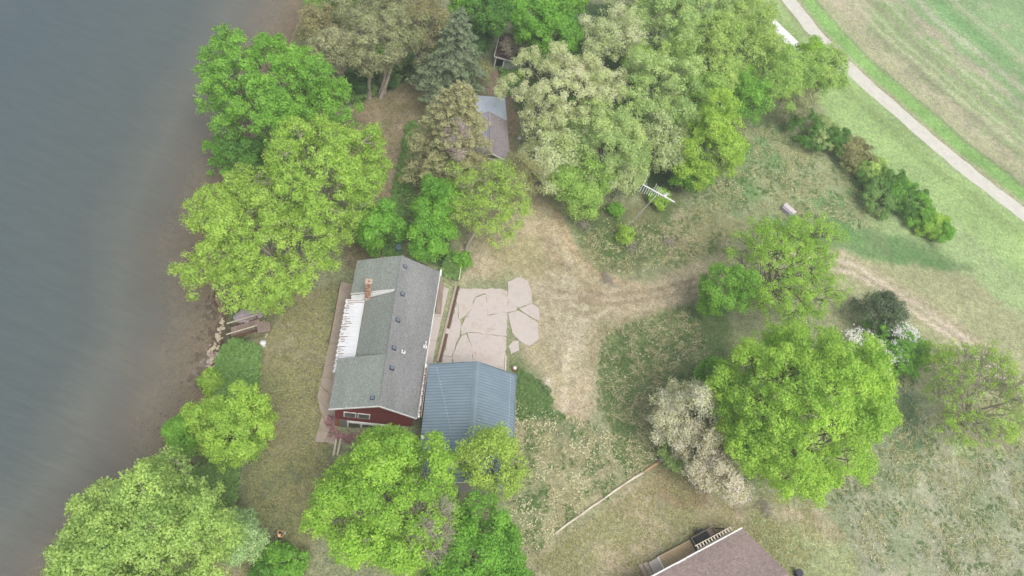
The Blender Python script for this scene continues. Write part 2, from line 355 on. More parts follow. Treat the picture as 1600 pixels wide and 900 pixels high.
# lake shore mud, bank and lake bed
f = sm((4.6 - DSH) / 1.2)[..., None]; COL = COL * (1 - f) + lin((110, 116, 74)) * f
f = sm((1.2 + wob - DSH) / .8)[..., None]; COL = COL * (1 - f) + lin((150, 130, 102)) * f
f = sm((-DSH - .2) / 6.)[..., None]; COL = COL * (1 - f) + lin((168, 156, 138)) * f
v1 = .78 + .44 * fbm(X, Y, 5.); v2 = .82 + .36 * fbm(X + 3, Y + 8, 1.1, 3)
COL = COL * np.array([.97, 1.0, 1.13])
COL = np.clip(COL * .88 * (v1 * v2)[..., None], 0, .9)
Z = Z + np.where(DSH > 6, rough_n * .6, rough_n * .25)
e_ = (X - HO[0]) * eE[0] + (Y - HO[1]) * eE[1]; n_ = (X - HO[0]) * eN[0] + (Y - HO[1]) * eN[1]
flat = sm((pip_sd([(HO[0] + a * eE[0] + b * eN[0], HO[1] + a * eE[1] + b * eN[1]) for a, b in ((-8, -9), (18, -9), (18, 21), (-8, 21))], X, Y) + 2) / 2)
flat = np.maximum(flat, (rd < 4).astype(float))
Z = Z * (1 - flat) + terrain(X, Y) * flat
sa_, sb_ = P2(361, 519, -3.75), P2(402, 507, LOW)
Z = Z - .75 * sm((1.9 - line_d([tuple(sa_ - (sb_ - sa_) * .2), tuple(sb_ - (sb_ - sa_) * .12)], X, Y)) / 1.0)
ny_, nx_ = X.shape
me = bpy.data.meshes.new('ground'); V = np.stack([X, Y, Z], -1).reshape(-1, 3)
me.vertices.add(len(V)); me.vertices.foreach_set('co', V.astype(np.float32).ravel())
idx = np.arange(ny_ * nx_).reshape(ny_, nx_); q = np.stack([idx[:-1, :-1], idx[:-1, 1:], idx[1:, 1:], idx[1:, :-1]], -1).reshape(-1, 4)
me.loops.add(q.size); me.loops.foreach_set('vertex_index', q.astype(np.int32).ravel()); me.polygons.add(len(q)); me.polygons.foreach_set('loop_start', np.arange(0, q.size, 4, dtype=np.int32))
me.update(calc_edges=True); me.shade_smooth()
ca = me.color_attributes.new('zone', 'FLOAT_COLOR', 'POINT'); ca.data.foreach_set('color', np.concatenate([COL.reshape(-1, 3), np.ones((len(V), 1))], 1).astype(np.float32).ravel())
fa = me.attributes.new('mess', 'FLOAT', 'POINT'); fa.data.foreach_set('value', MESS.astype(np.float32).ravel())
m, nt, b = new_mat('grass_and_soil')
a = nt.nodes.new('ShaderNodeAttribute'); a.attribute_name = 'zone'; am = nt.nodes.new('ShaderNodeAttribute'); am.attribute_name = 'mess'
f1 = noise(nt, 1.6, 8, .78); f2 = noise(nt, 4.2, 5, .88, stretch=(1, 1.6, 1), rot=(0, 0, .6)); f3 = noise(nt, 2.6, 6, .8, stretch=(2.6, .9, 1), rot=(0, 0, -.5))
col = mix(nt, a.outputs['Color'], ramp(nt, f1, [(.3, (.42, .47, .38)), (.5, (1., 1., 1.)), (.7, (1.6, 1.52, 1.46))]), .85, 'MULTIPLY')
col = mix(nt, col, ramp(nt, f2, [(.36, (.36, .43, .32)), (.52, (1., 1., 1.)), (.66, (1.8, 1.7, 1.6))]), .85, 'MULTIPLY')
st = ramp(nt, f3, [(.54, 0.), (.64, 1.)])
mm = nt.nodes.new('ShaderNodeMath'); mm.operation = 'MULTIPLY'; nt.links.new(st, mm.inputs[0]); nt.links.new(am.outputs['Fac'], mm.inputs[1])
mm2 = nt.nodes.new('ShaderNodeMath'); mm2.operation = 'MULTIPLY'; nt.links.new(mm.outputs[0], mm2.inputs[0]); mm2.inputs[1].default_value = .38
col = mix(nt, col, lin((190, 180, 146)), mm2.outputs[0])
nt.links.new(col, b.inputs['Base Color']); b.inputs['Roughness'].default_value = .95; b.inputs['Specular IOR Level'].default_value = .1
bump(nt, b, f2, .5, .12)
tag(link('ground', me, m), kind='structure')

# ------------------------------------------------------------------ LAKE: murky water, shallows let the bed show
wx = np.concatenate([-np.geomspace(3500, 66, 14), np.arange(-64, 12, 1.2)]); wy = np.concatenate([-np.geomspace(3500, 12, 14), np.arange(-10, 175, 1.6), np.geomspace(178, 3500, 14)])
WX, WY = np.meshgrid(wx, wy); D = shore_dist(WX, WY)
n1, n0 = WX.shape; idx = np.arange(n1 * n0).reshape(n1, n0)
q = np.stack([idx[:-1, :-1], idx[:-1, 1:], idx[1:, 1:], idx[1:, :-1]], -1).reshape(-1, 4)
Df = D.ravel(); q = q[(Df[q].min(1) < 2.0)]
me = bpy.data.meshes.new('lake_water'); V = np.stack([WX.ravel(), WY.ravel(), np.full(WX.size, WATER)], -1)
me.from_pydata(V.tolist(), [], q.tolist())
a_ = me.attributes.new('depth', 'FLOAT', 'POINT'); a_.data.foreach_set('value', (-Df).astype(np.float32))
m, nt, b = new_mat('lake_water')
a = nt.nodes.new('ShaderNodeAttribute'); a.attribute_name = 'depth'
mr = nt.nodes.new('ShaderNodeMapRange'); nt.links.new(a.outputs['Fac'], mr.inputs[0]); mr.inputs[1].default_value = 0; mr.inputs[2].default_value = 34
wn = noise(nt, .06, 5, .6); ad = nt.nodes.new('ShaderNodeMath'); ad.operation = 'MULTIPLY_ADD'; nt.links.new(wn, ad.inputs[0]); ad.inputs[1].default_value = .28; nt.links.new(mr.outputs[0], ad.inputs[2])
col = ramp(nt, ad.outputs[0], [(.14, lin((140, 130, 116))), (.3, lin((108, 106, 98))), (.52, lin((84, 92, 90))), (1., lin((76, 88, 91)))])
wv = noise(nt, .5, 4, .7, stretch=(.5, 2.2, 1), rot=(0, 0, .35)); col = mix(nt, col, ramp(nt, wv, [(.35, .95), (.65, 1.05)]), 1., 'MULTIPLY')  # ripple highlights painted into the water colour as faint stretched streaks
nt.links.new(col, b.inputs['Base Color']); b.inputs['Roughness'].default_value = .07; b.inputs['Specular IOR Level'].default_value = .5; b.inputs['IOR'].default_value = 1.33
rp = noise(nt, .9, 3, .6, stretch=(.55, 2.4, 1), rot=(0, 0, .35)); bump(nt, b, rp, .6, .12)
tr = nt.nodes.new('ShaderNodeBsdfTransparent'); tr.inputs[0].default_value = (.86, .84, .76, 1)
al = nt.nodes.new('ShaderNodeMapRange'); nt.links.new(a.outputs['Fac'], al.inputs[0]); al.inputs[1].default_value = 0; al.inputs[2].default_value = 9; al.inputs[3].default_value = .28; al.inputs[4].default_value = 1.
mx = nt.nodes.new('ShaderNodeMixShader'); nt.links.new(al.outputs[0], mx.inputs[0]); nt.links.new(tr.outputs[0], mx.inputs[1]); nt.links.new(b.outputs[0], mx.inputs[2]); nt.links.new(mx.outputs[0], nt.nodes['Material Output'].inputs[0])
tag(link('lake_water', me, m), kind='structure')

# ------------------------------------------------------------------ ROAD
def ribbon(pts, w, z, wob=.0, name='road'):
    pts = np.array(pts); P_ = []
    for i in range(len(pts) - 1):
        k = max(2, int(np.hypot(*(pts[i + 1] - pts[i])) / 1.5))
        for j in range(k): P_.append(pts[i] + (pts[i + 1] - pts[i]) * j / k)
    P_ = np.array(P_ + [pts[-1]])
    for _ in range(6): P_[1:-1] = (P_[:-2] + 2 * P_[1:-1] + P_[2:]) / 4
    T = np.gradient(P_, axis=0); T /= np.hypot(T[:, 0], T[:, 1])[:, None]; Nn = np.stack([-T[:, 1], T[:, 0]], 1)
    rr = np.random.default_rng(3); vs = []; fs = []
    for i, p in enumerate(P_):
        for s in (-1, -.45, 0, .45, 1):
            o = s * (w / 2 + (rr.normal() * wob if abs(s) == 1 else 0)); x, y = p + Nn[i] * o
            vs.append((x, y, float(terrain(x, y)) + z + (.03 * (1 - s * s))))
        if i: k = 5 * i; fs += [(k - 5 + j, k + j, k + j + 1, k - 4 + j) for j in range(4)]
    me = bpy.data.meshes.new(name); me.from_pydata(vs, [], fs); me.shade_smooth(); return me
EXT = np.vstack([ROAD[0] + (ROAD[0] - ROAD[1]) * 40, ROAD, ROAD[-1] + (ROAD[-1] - ROAD[-2]) * 40])
M['gravel'] = simple('pale_gravel', (204, 200, 188), .1, .8, .95, fine=9., bmp=.3)
rdo = link('gravel_road', ribbon(EXT, 2.75, .02, .09), M['gravel']); tag(rdo, kind='structure')


# ------------------------------------------------------------------ MAIN HOUSE (frame: x = towards the drive, y = away from the camera)
def shingle_mat(name, c, c2, rowlen=.14):
    m, nt, b = new_mat(name)
    tc = nt.nodes.new('ShaderNodeTexCoord'); mp = nt.nodes.new('ShaderNodeMapping'); nt.links.new(tc.outputs['Object'], mp.inputs[0]); mp.inputs['Rotation'].default_value = (0, 0, R_(90))
    br = nt.nodes.new('ShaderNodeTexBrick'); nt.links.new(mp.outputs[0], br.inputs['Vector']); br.inputs['Scale'].default_value = 1.; br.inputs['Brick Width'].default_value = .32; br.inputs['Row Height'].default_value = rowlen
    br.inputs['Mortar Size'].default_value = .008; br.inputs['Color1'].default_value = (*lin(c), 1); br.inputs['Color2'].default_value = (*lin(c2), 1); br.inputs['Mortar'].default_value = (*(lin(c) * .6), 1)
    f = noise(nt, 6., 4, .85); col = mix(nt, br.outputs['Color'], ramp(nt, f, [(.3, .5), (.7, 1.45)]), .8, 'MULTIPLY')
    f2 = noise(nt, .35, 4, .6, stretch=(1, .25, 1)); col = mix(nt, col, ramp(nt, f2, [(.35, .88), (.65, 1.08)]), 1., 'MULTIPLY')
    nt.links.new(col, b.inputs['Base Color']); b.inputs['Roughness'].default_value = .95; bump(nt, b, f, .3, .02); return m
M['shingle_w'] = shingle_mat('green_grey_shingles', (148, 153, 147), (137, 142, 136))
M['shingle_e'] = shingle_mat('grey_shingles', (141, 141, 140), (131, 132, 131))
M['siding_red'] = simple('red_siding', (112, 48, 46), .08, 2., .7, stretch=(.3, .3, 3), bmp=.1)
M['wallgrey'] = simple('grey_wall', (120, 118, 110), .15, 2.)
M['brown'] = simple('brown_wood', (104, 82, 66), .3, 3., .85, stretch=(1, .3, 1))
M['brick'] = simple('red_brick', (152, 92, 72), .25, 5., .9)
M['tanbrick'] = simple('tan_brick', (178, 156, 138), .3, 9., .9)
M['mortar'] = simple('mortar', (205, 190, 175), .1, 5.)
M['glass'] = None
m, nt, b = new_mat('window_glass'); b.inputs['Base Color'].default_value = (.03, .035, .035, 1); b.inputs['Roughness'].default_value = .08; b.inputs['Specular IOR Level'].default_value = .6; M['glass'] = m
M['ventdark'] = simple('dark_vent', (66, 62, 76), .2, 5., .6)
M['concrete'] = simple('concrete', (182, 166, 152), .12, .9, .9, fine=14., dirt=(150, 132, 112), dscale=.8)
M['pinkconc'] = simple('pink_concrete', (198, 187, 180), .13, .7, .9, fine=12., dirt=(160, 142, 128), dscale=.7)
M['whitesheet'] = simple('white_sheet', (214, 214, 218), .07, 1.5, .5, bmp=.05)
M['leaflitter'] = simple('leaf_litter', (120, 84, 62), .3, 8., .95)
M['bluemetal'] = simple('blue_grey_metal', (126, 142, 152), .1, .5, .5, dirt=(138, 148, 152), dscale=.5, bmp=.04, metal=.15)
M['bluerib'] = simple('blue_grey_metal_rib', (114, 131, 142), .06, 1., .45, bmp=.04, metal=.15)
M['timber'] = simple('timber', (96, 76, 62), .35, 4., .9, stretch=(1, .3, 1))
M['oldwood'] = simple('old_wood', (150, 132, 122), .25, 5., .9, stretch=(1, .3, 1))
M['palewood'] = simple('pale_wood', (206, 194, 176), .15, 5., .85)
M['black'] = simple('black_rubber', (40, 42, 46), .2, 4., .6)

LP = lambda e, n, z=0.: (e, n, z)
house = thing('lake_house', 'long red house with grey shingle roof and white patio roof beside the lake lawn', 'house', (HO[0], HO[1], 0), HA)
RZ, SL = 5.0, .60                                      # ridge height and fall per metre of the main slopes
ez = 5.0 - 3.95 * SL + .0
EW = [(-4.62, 0.12), (-4.40, 16.9)]                     # west eave ends
r0, r1 = (0., 0.), (.1, 16.7); e0, e1 = (3.62, .12), (4.42, 16.85)
zE = 2.55; zW = 2.5
def on(a, b, t): return tuple(a[i] + (b[i] - a[i]) * t for i in range(len(a)))
R0 = (0, 0, RZ); R1 = (.1, 16.7, RZ); E0 = (3.62, .12, zE); E1 = (4.42, 16.85, zE); W0 = (-4.62, .12, zW); W1 = (-4.40, 16.9, zW)
ns, nn = 5.3, 12.6
RS_, RN_ = on(R0, R1, ns / 16.7), on(R0, R1, nn / 16.7); WS_, WN_ = on(W0, W1, ns / 16.8), on(W0, W1, (nn + .1) / 16.8)
MB().slab([R0, R1, E1, E0][::-1], .16).build('roof', M['shingle_e'], house)
for q in ([R0, W0, WS_, RS_], [RN_, WN_, W1, R1]):
    MB().slab([q[0], q[3], q[2], q[1]], .16).build('roof', M['shingle_w'], house)
zm = 1.95                                               # lower, steeper middle part of the lake side
mW0 = (-3.02, ns + .0, zm + .25); mW1 = (-2.98, nn - .15, zm + .25)
a0 = (RS_[0], RS_[1] + .01, RS_[2] - .02); a1 = (RN_[0], RN_[1] - .16, RN_[2] - .02)
MB().slab([a0, a1, mW1, mW0], .14).build('roof', M['shingle_w'], house)
# ridge caps
for k in range(28):
    n = .3 + k * .58; p = on(R0, R1, n / 16.7); q = on(R0, R1, min(1, (n + .55) / 16.7))
    MB().add([(p[0] - .14, p[1], RZ - .07), (p[0], p[1], RZ + .03), (p[0] + .14, p[1], RZ - .07), (q[0] - .14, q[1], RZ - .085), (q[0], q[1], RZ + .015), (q[0] + .14, q[1], RZ - .085)],
             [(0, 1, 4, 3), (1, 2, 5, 4), (0, 2, 1), (3, 4, 5)]).build('ridge_cap', M['shingle_e'], house)
# side wall step, white, facing the camera (the north part stands above the middle part)
MB().prism([(-.14, nn - .1), (-4.38, nn + .0), (-4.38, nn - .1), (-.14, nn - .16)][::-1], [4.75, 1.2, 1.2, 4.75][::-1], [4.86, zW - .02, zW - .02, 4.86][::-1]).build('side_wall', M['white'], house)
MB().bar((RN_[0] - .1, RN_[1] - .04, RN_[2] - .06), (WN_[0], WN_[1] - .04, WN_[2] - .06), .05, .2).build('rake_trim', M['white'], house)
# walls
lo = -2.25
MB().prism([(-4.05, .2), (3.35, .2), (3.35, .33), (-4.05, .33)], lo + 2.1, [2.72, 2.72, 2.72, 2.72]).build('gable_wall', M['siding_red'], house)
MB().add([(-4.05, .2, 2.70), (3.35, .2, 2.70), (0, .2, 4.80), (-4.05, .3, 2.70), (3.35, .3, 2.70), (0, .3, 4.80)], [(0, 1, 2), (5, 4, 3)]).build('gable_wall', M['siding_red'], house)
for z in [i * .18 - .05 for i in range(16)]:
    MB().box(-4.06, 3.36, .175, .2, z, z + .02).build('siding_board', M['siding_red'], house)
MB().box(-4.04, 3.34, .24, .36, lo - .4, lo + 2.1).build('lower_wall', M['brick'], house)
for zi in range(10):
    for xi in range(1): MB().box(-4.07, -3.75, .19, .24, lo + zi * .2, lo + zi * .2 + .17).build('brick', M['brick'], house)
MB().box(-4.05, -3.9, .6, 5.3, lo - .3, 2.5).build('wall', M['siding_red'], house)
MB().box(-2.9, -2.75, 5.3, 12.5, lo - .3, 2.3).build('wall', M['siding_red'], house)
MB().box(-3.95, -3.8, 12.6, 16.4, lo - .3, 2.5).build('wall', M['siding_red'], house)
MB().box(-3.9, -2.9, 5.15, 5.3, lo - .3, 2.5).build('wall', M['siding_red'], house)
MB().prism([(3.2, .55), (3.35, .55), (4.05, 16.45), (3.9, 16.45)], -.3, 2.6).build('wall', M['wallgrey'], house)
MB().box(-3.95, 4.0, 16.3, 16.45, lo - .3, 2.6).build('wall', M['wallgrey'], house)
MB().add([(-3.95, 16.44, 2.58), (4.0, 16.44, 2.58), (.08, 16.44, 4.82), (-3.95, 16.34, 2.58), (4.0, 16.34, 2.58), (.08, 16.34, 4.82)], [(2, 1, 0), (3, 4, 5)]).build('gable_wall', M['wallgrey'], house)
# white rake trim at the camera gable, soffit shade panel
for a, b in ((W0, R0), (R0, E0)):
    MB().bar((a[0], a[1] - .05, a[2] - .05), (b[0], b[1] - .05, b[2] - .05), .07, .2).build('rake_trim', M['white'], house)
MB().bar((E0[0] + .06, E0[1], zE - .08), (E1[0] + .06, E1[1], zE - .08), .07, .1).build('gutter', M['white'], house)
MB().bar((W0[0] - .02, W0[1], zW - .1), (WS_[0] - .02, WS_[1], zW - .1), .05, .16).build('fascia', M['wallgrey'], house)
MB().bar((WN_[0] - .02, WN_[1], zW - .1), (W1[0] - .02, W1[1], zW - .1), .05, .16).build('fascia', M['wallgrey'], house)
MB().add([(E1[0] - .02, E1[1] - .4, zE - .06), (E1[0] + .18, E1[1] - .4, zE - .06), (E1[0] + .18, E1[1] + .35, zE - .02), (E1[0] - .02, E1[1] + .35, zE - .02)], [(0, 1, 2, 3)]).build('gutter_end', M['white'], house)
# windows of the upper floor
for wx in (-3.25, -1.93):
    w_ = MB().box(wx, wx + 1.2, .11, .2, .88, 2.1).build('window', M['white'], house)
    MB().box(wx + .1, wx + 1.1, .095, .11, .99, 1.99).build('pane', M['glass'], w_)
    for k in range(3): MB().box(wx + .1, wx + 1.1, .075, .093, 1.14 + k * .26, 1.18 + k * .26).build('slat', M['wallgrey'], w_)
w_ = MB().box(-2.9, 1.2, .05, .2, -.55, -.25).build('door_header', M['white'], house)
d_ = MB().box(-3.7, -2.9, .17, .24, lo, -.2).build('door', M['wallgrey'], house)
w_ = MB().box(-2.9, 1.2, .15, .24, lo, -.55).build('window', M['white'], house)
for k in range(3): MB().box(-2.75 + k * 1.32, -1.6 + k * 1.32, .135, .15, lo + .2, -.68).build('pane', M['glass'], w_)
# roof vents (six) and pipe vents
def slope_z(e): return RZ - abs(e) * (RZ - zE) / 4.0 - .0
for e, n in ((.66, 15.6), (.76, 12.35), (.66, 9.3), (.64, 6.2), (.7, 4.1), (-.72, .85)):
    z = RZ - abs(e) * .61; s_ = 1 if e > 0 else -1
    v = MB().add([(e - .2, n - .2, z + .02 + .12 * s_ + .1), (e + .2, n - .2, z - .02 - .12 * s_ + .1), (e + .2, n + .2, z - .12 * s_ + .1), (e - .2, n + .2, z + .12 * s_ + .1),
                  (e - .23, n - .23, z + .14 * s_ - .05), (e + .23, n - .23, z - .14 * s_ - .05), (e + .23, n + .23, z - .14 * s_ - .05), (e - .23, n + .23, z + .14 * s_ - .05)],
                 [(0, 1, 2, 3), (4, 5, 1, 0), (5, 6, 2, 1), (6, 7, 3, 2), (7, 4, 0, 3)]).build('roof_vent', M['ventdark'], house)
    MB().add([(e - .14, n - .14, z + .085 * s_ + .135), (e + .14, n - .14, z - .085 * s_ + .135), (e + .14, n + .14, z - .085 * s_ + .135), (e - .14, n + .14, z + .085 * s_ + .135)], [(0, 1, 2, 3)]).build('vent_lid', M['bluerib'], v)
for e, n, k in ((3.72, 7.7, 0), (1.6, 6.2, 1)):
    z = RZ - e * .62
    v = MB().add([(e - .2, n - .18, z + .14), (e + .2, n - .18, z - .1), (e + .2, n + .18, z - .1), (e - .2, n + .18, z + .14)], [(0, 1, 2, 3)]).build('pipe_flashing', M['white'], house)
    MB().tube([(e, n, z), (e, n, z + (.5 if k == 0 else .25))], .06).build('pipe', M['white'] if k == 0 else M['ventdark'], v)
    if k == 0: MB().tube([(e, n + .1, z + .5), (e, n + .35, z + .62)], .05).build('pipe', M['white'], v)
# chimney: courses of single bricks
ch = MB().box(-2.97, -2.43, 12.34, 12.78, 1.2, 5.75).build('chimney', M['mortar'], house)
bm_ = MB().box(0, .2, -.03, 0, 0, .085).mesh('brick')
rr = random.Random(4); bmats = [simple('chimney_brick_a', (158, 118, 96), .2, 9.), simple('chimney_brick_b', (146, 98, 78), .2, 9.), simple('chimney_brick_c', (200, 172, 148), .2, 9.)]
bms = []
for mt in bmats: mm_ = bm_.copy(); mm_.materials.append(mt); bms.append(mm_)
for k in range(27):
    z = 2.85 + k * .105
    for j in range(3):
        x = -2.98 + (j * .21 if k % 2 else j * .21 - .1); 
        if x < -3.0: x = -2.985
        if x + .2 > -2.4: continue
        o = link('brick', rr.choice(bms), None, ch); o.location = (x, 12.34, z)
    for j in range(2):
        o = link('brick', rr.choice(bms), None, ch); o.location = (-2.43, 12.36 + j * .21, z); o.rotation_euler = (0, 0, math.pi / 2)
MB().box(-3.04, -2.36, 12.27, 12.5, 5.75, 5.88).box(-3.04, -2.36, 12.65, 12.85, 5.75, 5.881).box(-3.04, -2.82, 12.5, 12.65, 5.75, 5.879).box(-2.58, -2.36, 12.5, 12.65, 5.75, 5.879).build('chimney_cap', M['tanbrick'], ch)
MB().box(-2.82, -2.58, 12.5, 12.65, 5.74, 5.77).build('flue', M['black'], ch)
# white ribbed patio roof along the middle part, ragged outer edge
N_P = 44; n0_, n1_ = 4.25, 12.62
rr = random.Random(9)
for k in range(N_P):
    a = n0_ + (n1_ - n0_) * k / N_P; b = n0_ + (n1_ - n0_) * (k + 1) / N_P - .018
    inner = -3.08 if a > 5.25 else -4.66
    outer = -4.95 + (.05 * ((k * 7) % 3))
    z0 = 2.08; z1 = 1.62 + .03 * (k % 2)
    zi = z0 if inner > -4 else 1.7
    MB().slab([(inner, a, zi), (inner, b, zi), (outer, b, z1), (outer, a, z1)][::-1], .04).build('roof_sheet', M['whitesheet'], house)
    if rr.random() < .8 and a > 5.2:
        L_ = rr.uniform(.2, .75) if k < N_P - 3 else 1.6
        s0 = outer + rr.uniform(.0, .25); f = lambda x: z1 + (x - outer) / (inner - outer) * (zi - z1) + .012
        MB().slab([(s0, b - .05, f(s0)), (s0 + L_, b - .06, f(s0 + L_)), (s0 + L_, b - .0, f(s0 + L_)), (s0, b + .02, f(s0))], .03).build('leaf_litter', M['leaflitter'], house)
MB().bar((-3.03, 5.35, 2.13), (-3.0, 12.45, 2.13), .1, .05).build('roof_flashing', M['white'], house)
for n in (4.5, 7.2, 9.9, 12.4): MB().box(-4.85, -4.72, n - .06, n + .06, lo, 1.6).build('post', M['white'], house)
MB().bar((-4.78, 4.3, 1.55), (-4.78, 12.6, 1.55), .1, .12).build('beam', M['white'], house)

def HW(e, n, z=0.): return (HO[0] + e * eE[0] + n * eN[0], HO[1] + e * eE[1] + n * eN[1], z)
# patio and walk slabs on the lake side: one pavement, each slab a piece
pv = thing('patio_pavement', 'narrow tan concrete walk along the lake side of the red house', 'pavement', HW(-5.5, 8, LOW), HA)
def pslab(poly, z0, z1, mat, parent, off): MB().prism([(a - off[0], b - off[1]) for a, b in poly], z0, z1).build('slab', mat, parent)
off = (-5.5, 8.)
for poly in ([(-6.1, 13.2), (-4.0, 13.2), (-4.0, 16.7), (-6.15, 16.7)], [(-6.1, 9.2), (-2.92, 9.2), (-2.92, 13.16), (-6.1, 13.16)], [(-6.2, 5.2), (-2.92, 5.2), (-2.92, 9.16), (-6.1, 9.16)],
             [(-6.25, 4.4), (-4.08, 2.6), (-4.08, 5.16), (-6.2, 5.16)], [(-6.28, 4.34), (-6.3, 2.9), (-4.08, 1.0), (-4.08, 2.54)], [(-6.28, 2.84), (-5.7, 1.5), (-4.9, .4), (-4.1, .1), (-4.08, .94)],
             [(-5.55, 1.1), (-5.6, -.3), (-4.6, -.5), (-4.5, .0), (-4.9, .32)], [(-5.6, -.36), (-5.75, -1.6), (-4.85, -1.6), (-4.6, -.56)], [(-4.8, -1.55), (-4.55, -.6), (-3.6, -.9), (-3.7, -1.7)]):
    pslab(poly, -.12, .06 + rr.uniform(-.02, .02), M['concrete'], pv, off)
M['stain'] = simple('brown_patio', (138, 118, 106), .2, 2., .95)
# brown strip nearest the roof, a timber edging
MB().box(-6.2 - off[0], -6.1 - off[0], 9.0 - off[1], 16.9 - off[1], -.12, .1).build('edging', M['timber'], pv)

# ------------------------------------------------------------------ GARAGE with blue grey ribbed metal roof
ga = thing('metal_roof_garage', 'garage with blue grey ribbed metal roof beside the house, half hidden under the trees', 'garage', HW(8.8, 0, 0), HA)
gr, gl, geW, geE, gz, gzE = 0., -.5, -4.58, 4.25, 4.8, 3.0
nN, nS = 5.7, -6.2
for s, ex_ in ((-1, geW), (1, geE)):
    q = [(0, nS, gz), (0, nN, gz), (ex_, nN - .08, gzE), (ex_, nS, gzE)]
    if s > 0: q = q[::-1]
    MB().slab(q, .06).build('roof', M['bluemetal'], ga)
rib = {}
for s, ex_ in ((-1, geW), (1, geE)):
    me_ = None
    me_ = MB().add([(0, -.035, gz), (0, .035, gz), (ex_, .035, gzE), (ex_, -.035, gzE), (0, -.018, gz + .05), (0, .018, gz + .05), (ex_, .018, gzE + .05), (ex_, -.018, gzE + .05)],
                   [(4, 5, 6, 7), (0, 4, 7, 3), (1, 2, 6, 5), (3, 7, 6, 2)]).mesh('rib'); me_.materials.append(M['bluerib'])
    n = nS + .1
    while n < nN - .1:
        o = link('rib', me_, None, ga); o.location = (0, n, .001); n += .305
MB().add([(-.3, nS - .02, gz - .085), (0, nS - .02, gz + .075), (.3, nS - .02, gz - .085), (-.3, nN + .02, gz - .085), (0, nN + .02, gz + .075), (.3, nN + .02, gz - .085)], [(0, 1, 4, 3), (1, 2, 5, 4)]).build('ridge_cap', M['bluemetal'], ga)
M['screw'] = simple('pale_screw_line', (176, 188, 196), .1, 3.)
for k in range(22):                                     # slanted line of pale sealant on the lake side slope
    n = nN - .5 - k * .3; x = -3.75 + k * .085
    MB().box(x - .03, x + .03, n - .05, n + .05, gz - 1.8 * abs(x) / 4.58 + .03, gz - 1.8 * abs(x) / 4.58 + .07).build('sealant_patch', M['screw'], ga)
MB().bar((3.72, nS, gz - 1.8 * 3.72 / 4.25 + .01), (3.72, nN, gz - 1.8 * 3.72 / 4.25 + .01), .03, .03).build('seam', M['screw'], ga)
M['garwall'] = simple('garage_wall', (150, 146, 140), .1, 2.)
MB().prism([(-4.2, nS + .45), (4.0, nS + .45), (4.0, nN - .3), (-4.2, nN - .3)], -.4, 2.98).build('wall', M['garwall'], ga)
for n in (nS + .45, nN - .36):
    MB().add([(-4.2, n, 2.98), (4.0, n, 2.98), (0, n, 4.72), (-4.2, n + .06, 2.98), (4., n + .06, 2.98), (0, n + .06, 4.72)], [(0, 1, 2), (5, 4, 3), (0, 3, 4, 1)]).build('gable_wall', M['garwall'], ga)
for s, ex_ in ((-1, geW), (1, geE)):
    MB().bar((ex_, nS - .03, gzE - .02), (0, nS - .03, gz - .02), .05, .16).build('rake_trim', M['white'], ga)
    MB().bar((ex_, nN + .0, gzE - .04), (0, nN + .04, gz - .02), .05, .12).build('rake_trim', M['bluerib'], ga)
MB().box(4.28, 4.36, nS, nN, gzE - .12, gzE + .0).build('gutter', M['bluerib'], ga)
gd = MB().box(-3.4, -.3, nN - .3, nN - .25, 0, 2.3).build('garage_door', M['white'], ga)
gd = MB().box(.4, 3.5, nN - .3, nN - .25, 0, 2.3).build('garage_door', M['white'], ga)
# white flashing trough between the house roof and the garage
tr_ = thing('white_gutter_trough', 'white debris filled gutter between the shingle roof and the blue garage roof', 'gutter', HW(3.95, 0, 0), HA)
MB().bar((-.12, .1, 2.78), (.02, 5.75, 2.78), .16, .2).build('trough', M['white'], tr_)
MB().bar((.1, .2, 2.78), (.2, 5.6, 2.78), .05, .24).build('side_board', M['pinkconc'], tr_)
for k in range(30):
    n = .3 + k * .17; MB().box(-.1 + n * .02 - .05, -.0 + n * .02, n, n + rr.uniform(.05, .15), 2.88, 2.91).build('leaf_litter', M['leaflitter'], tr_)

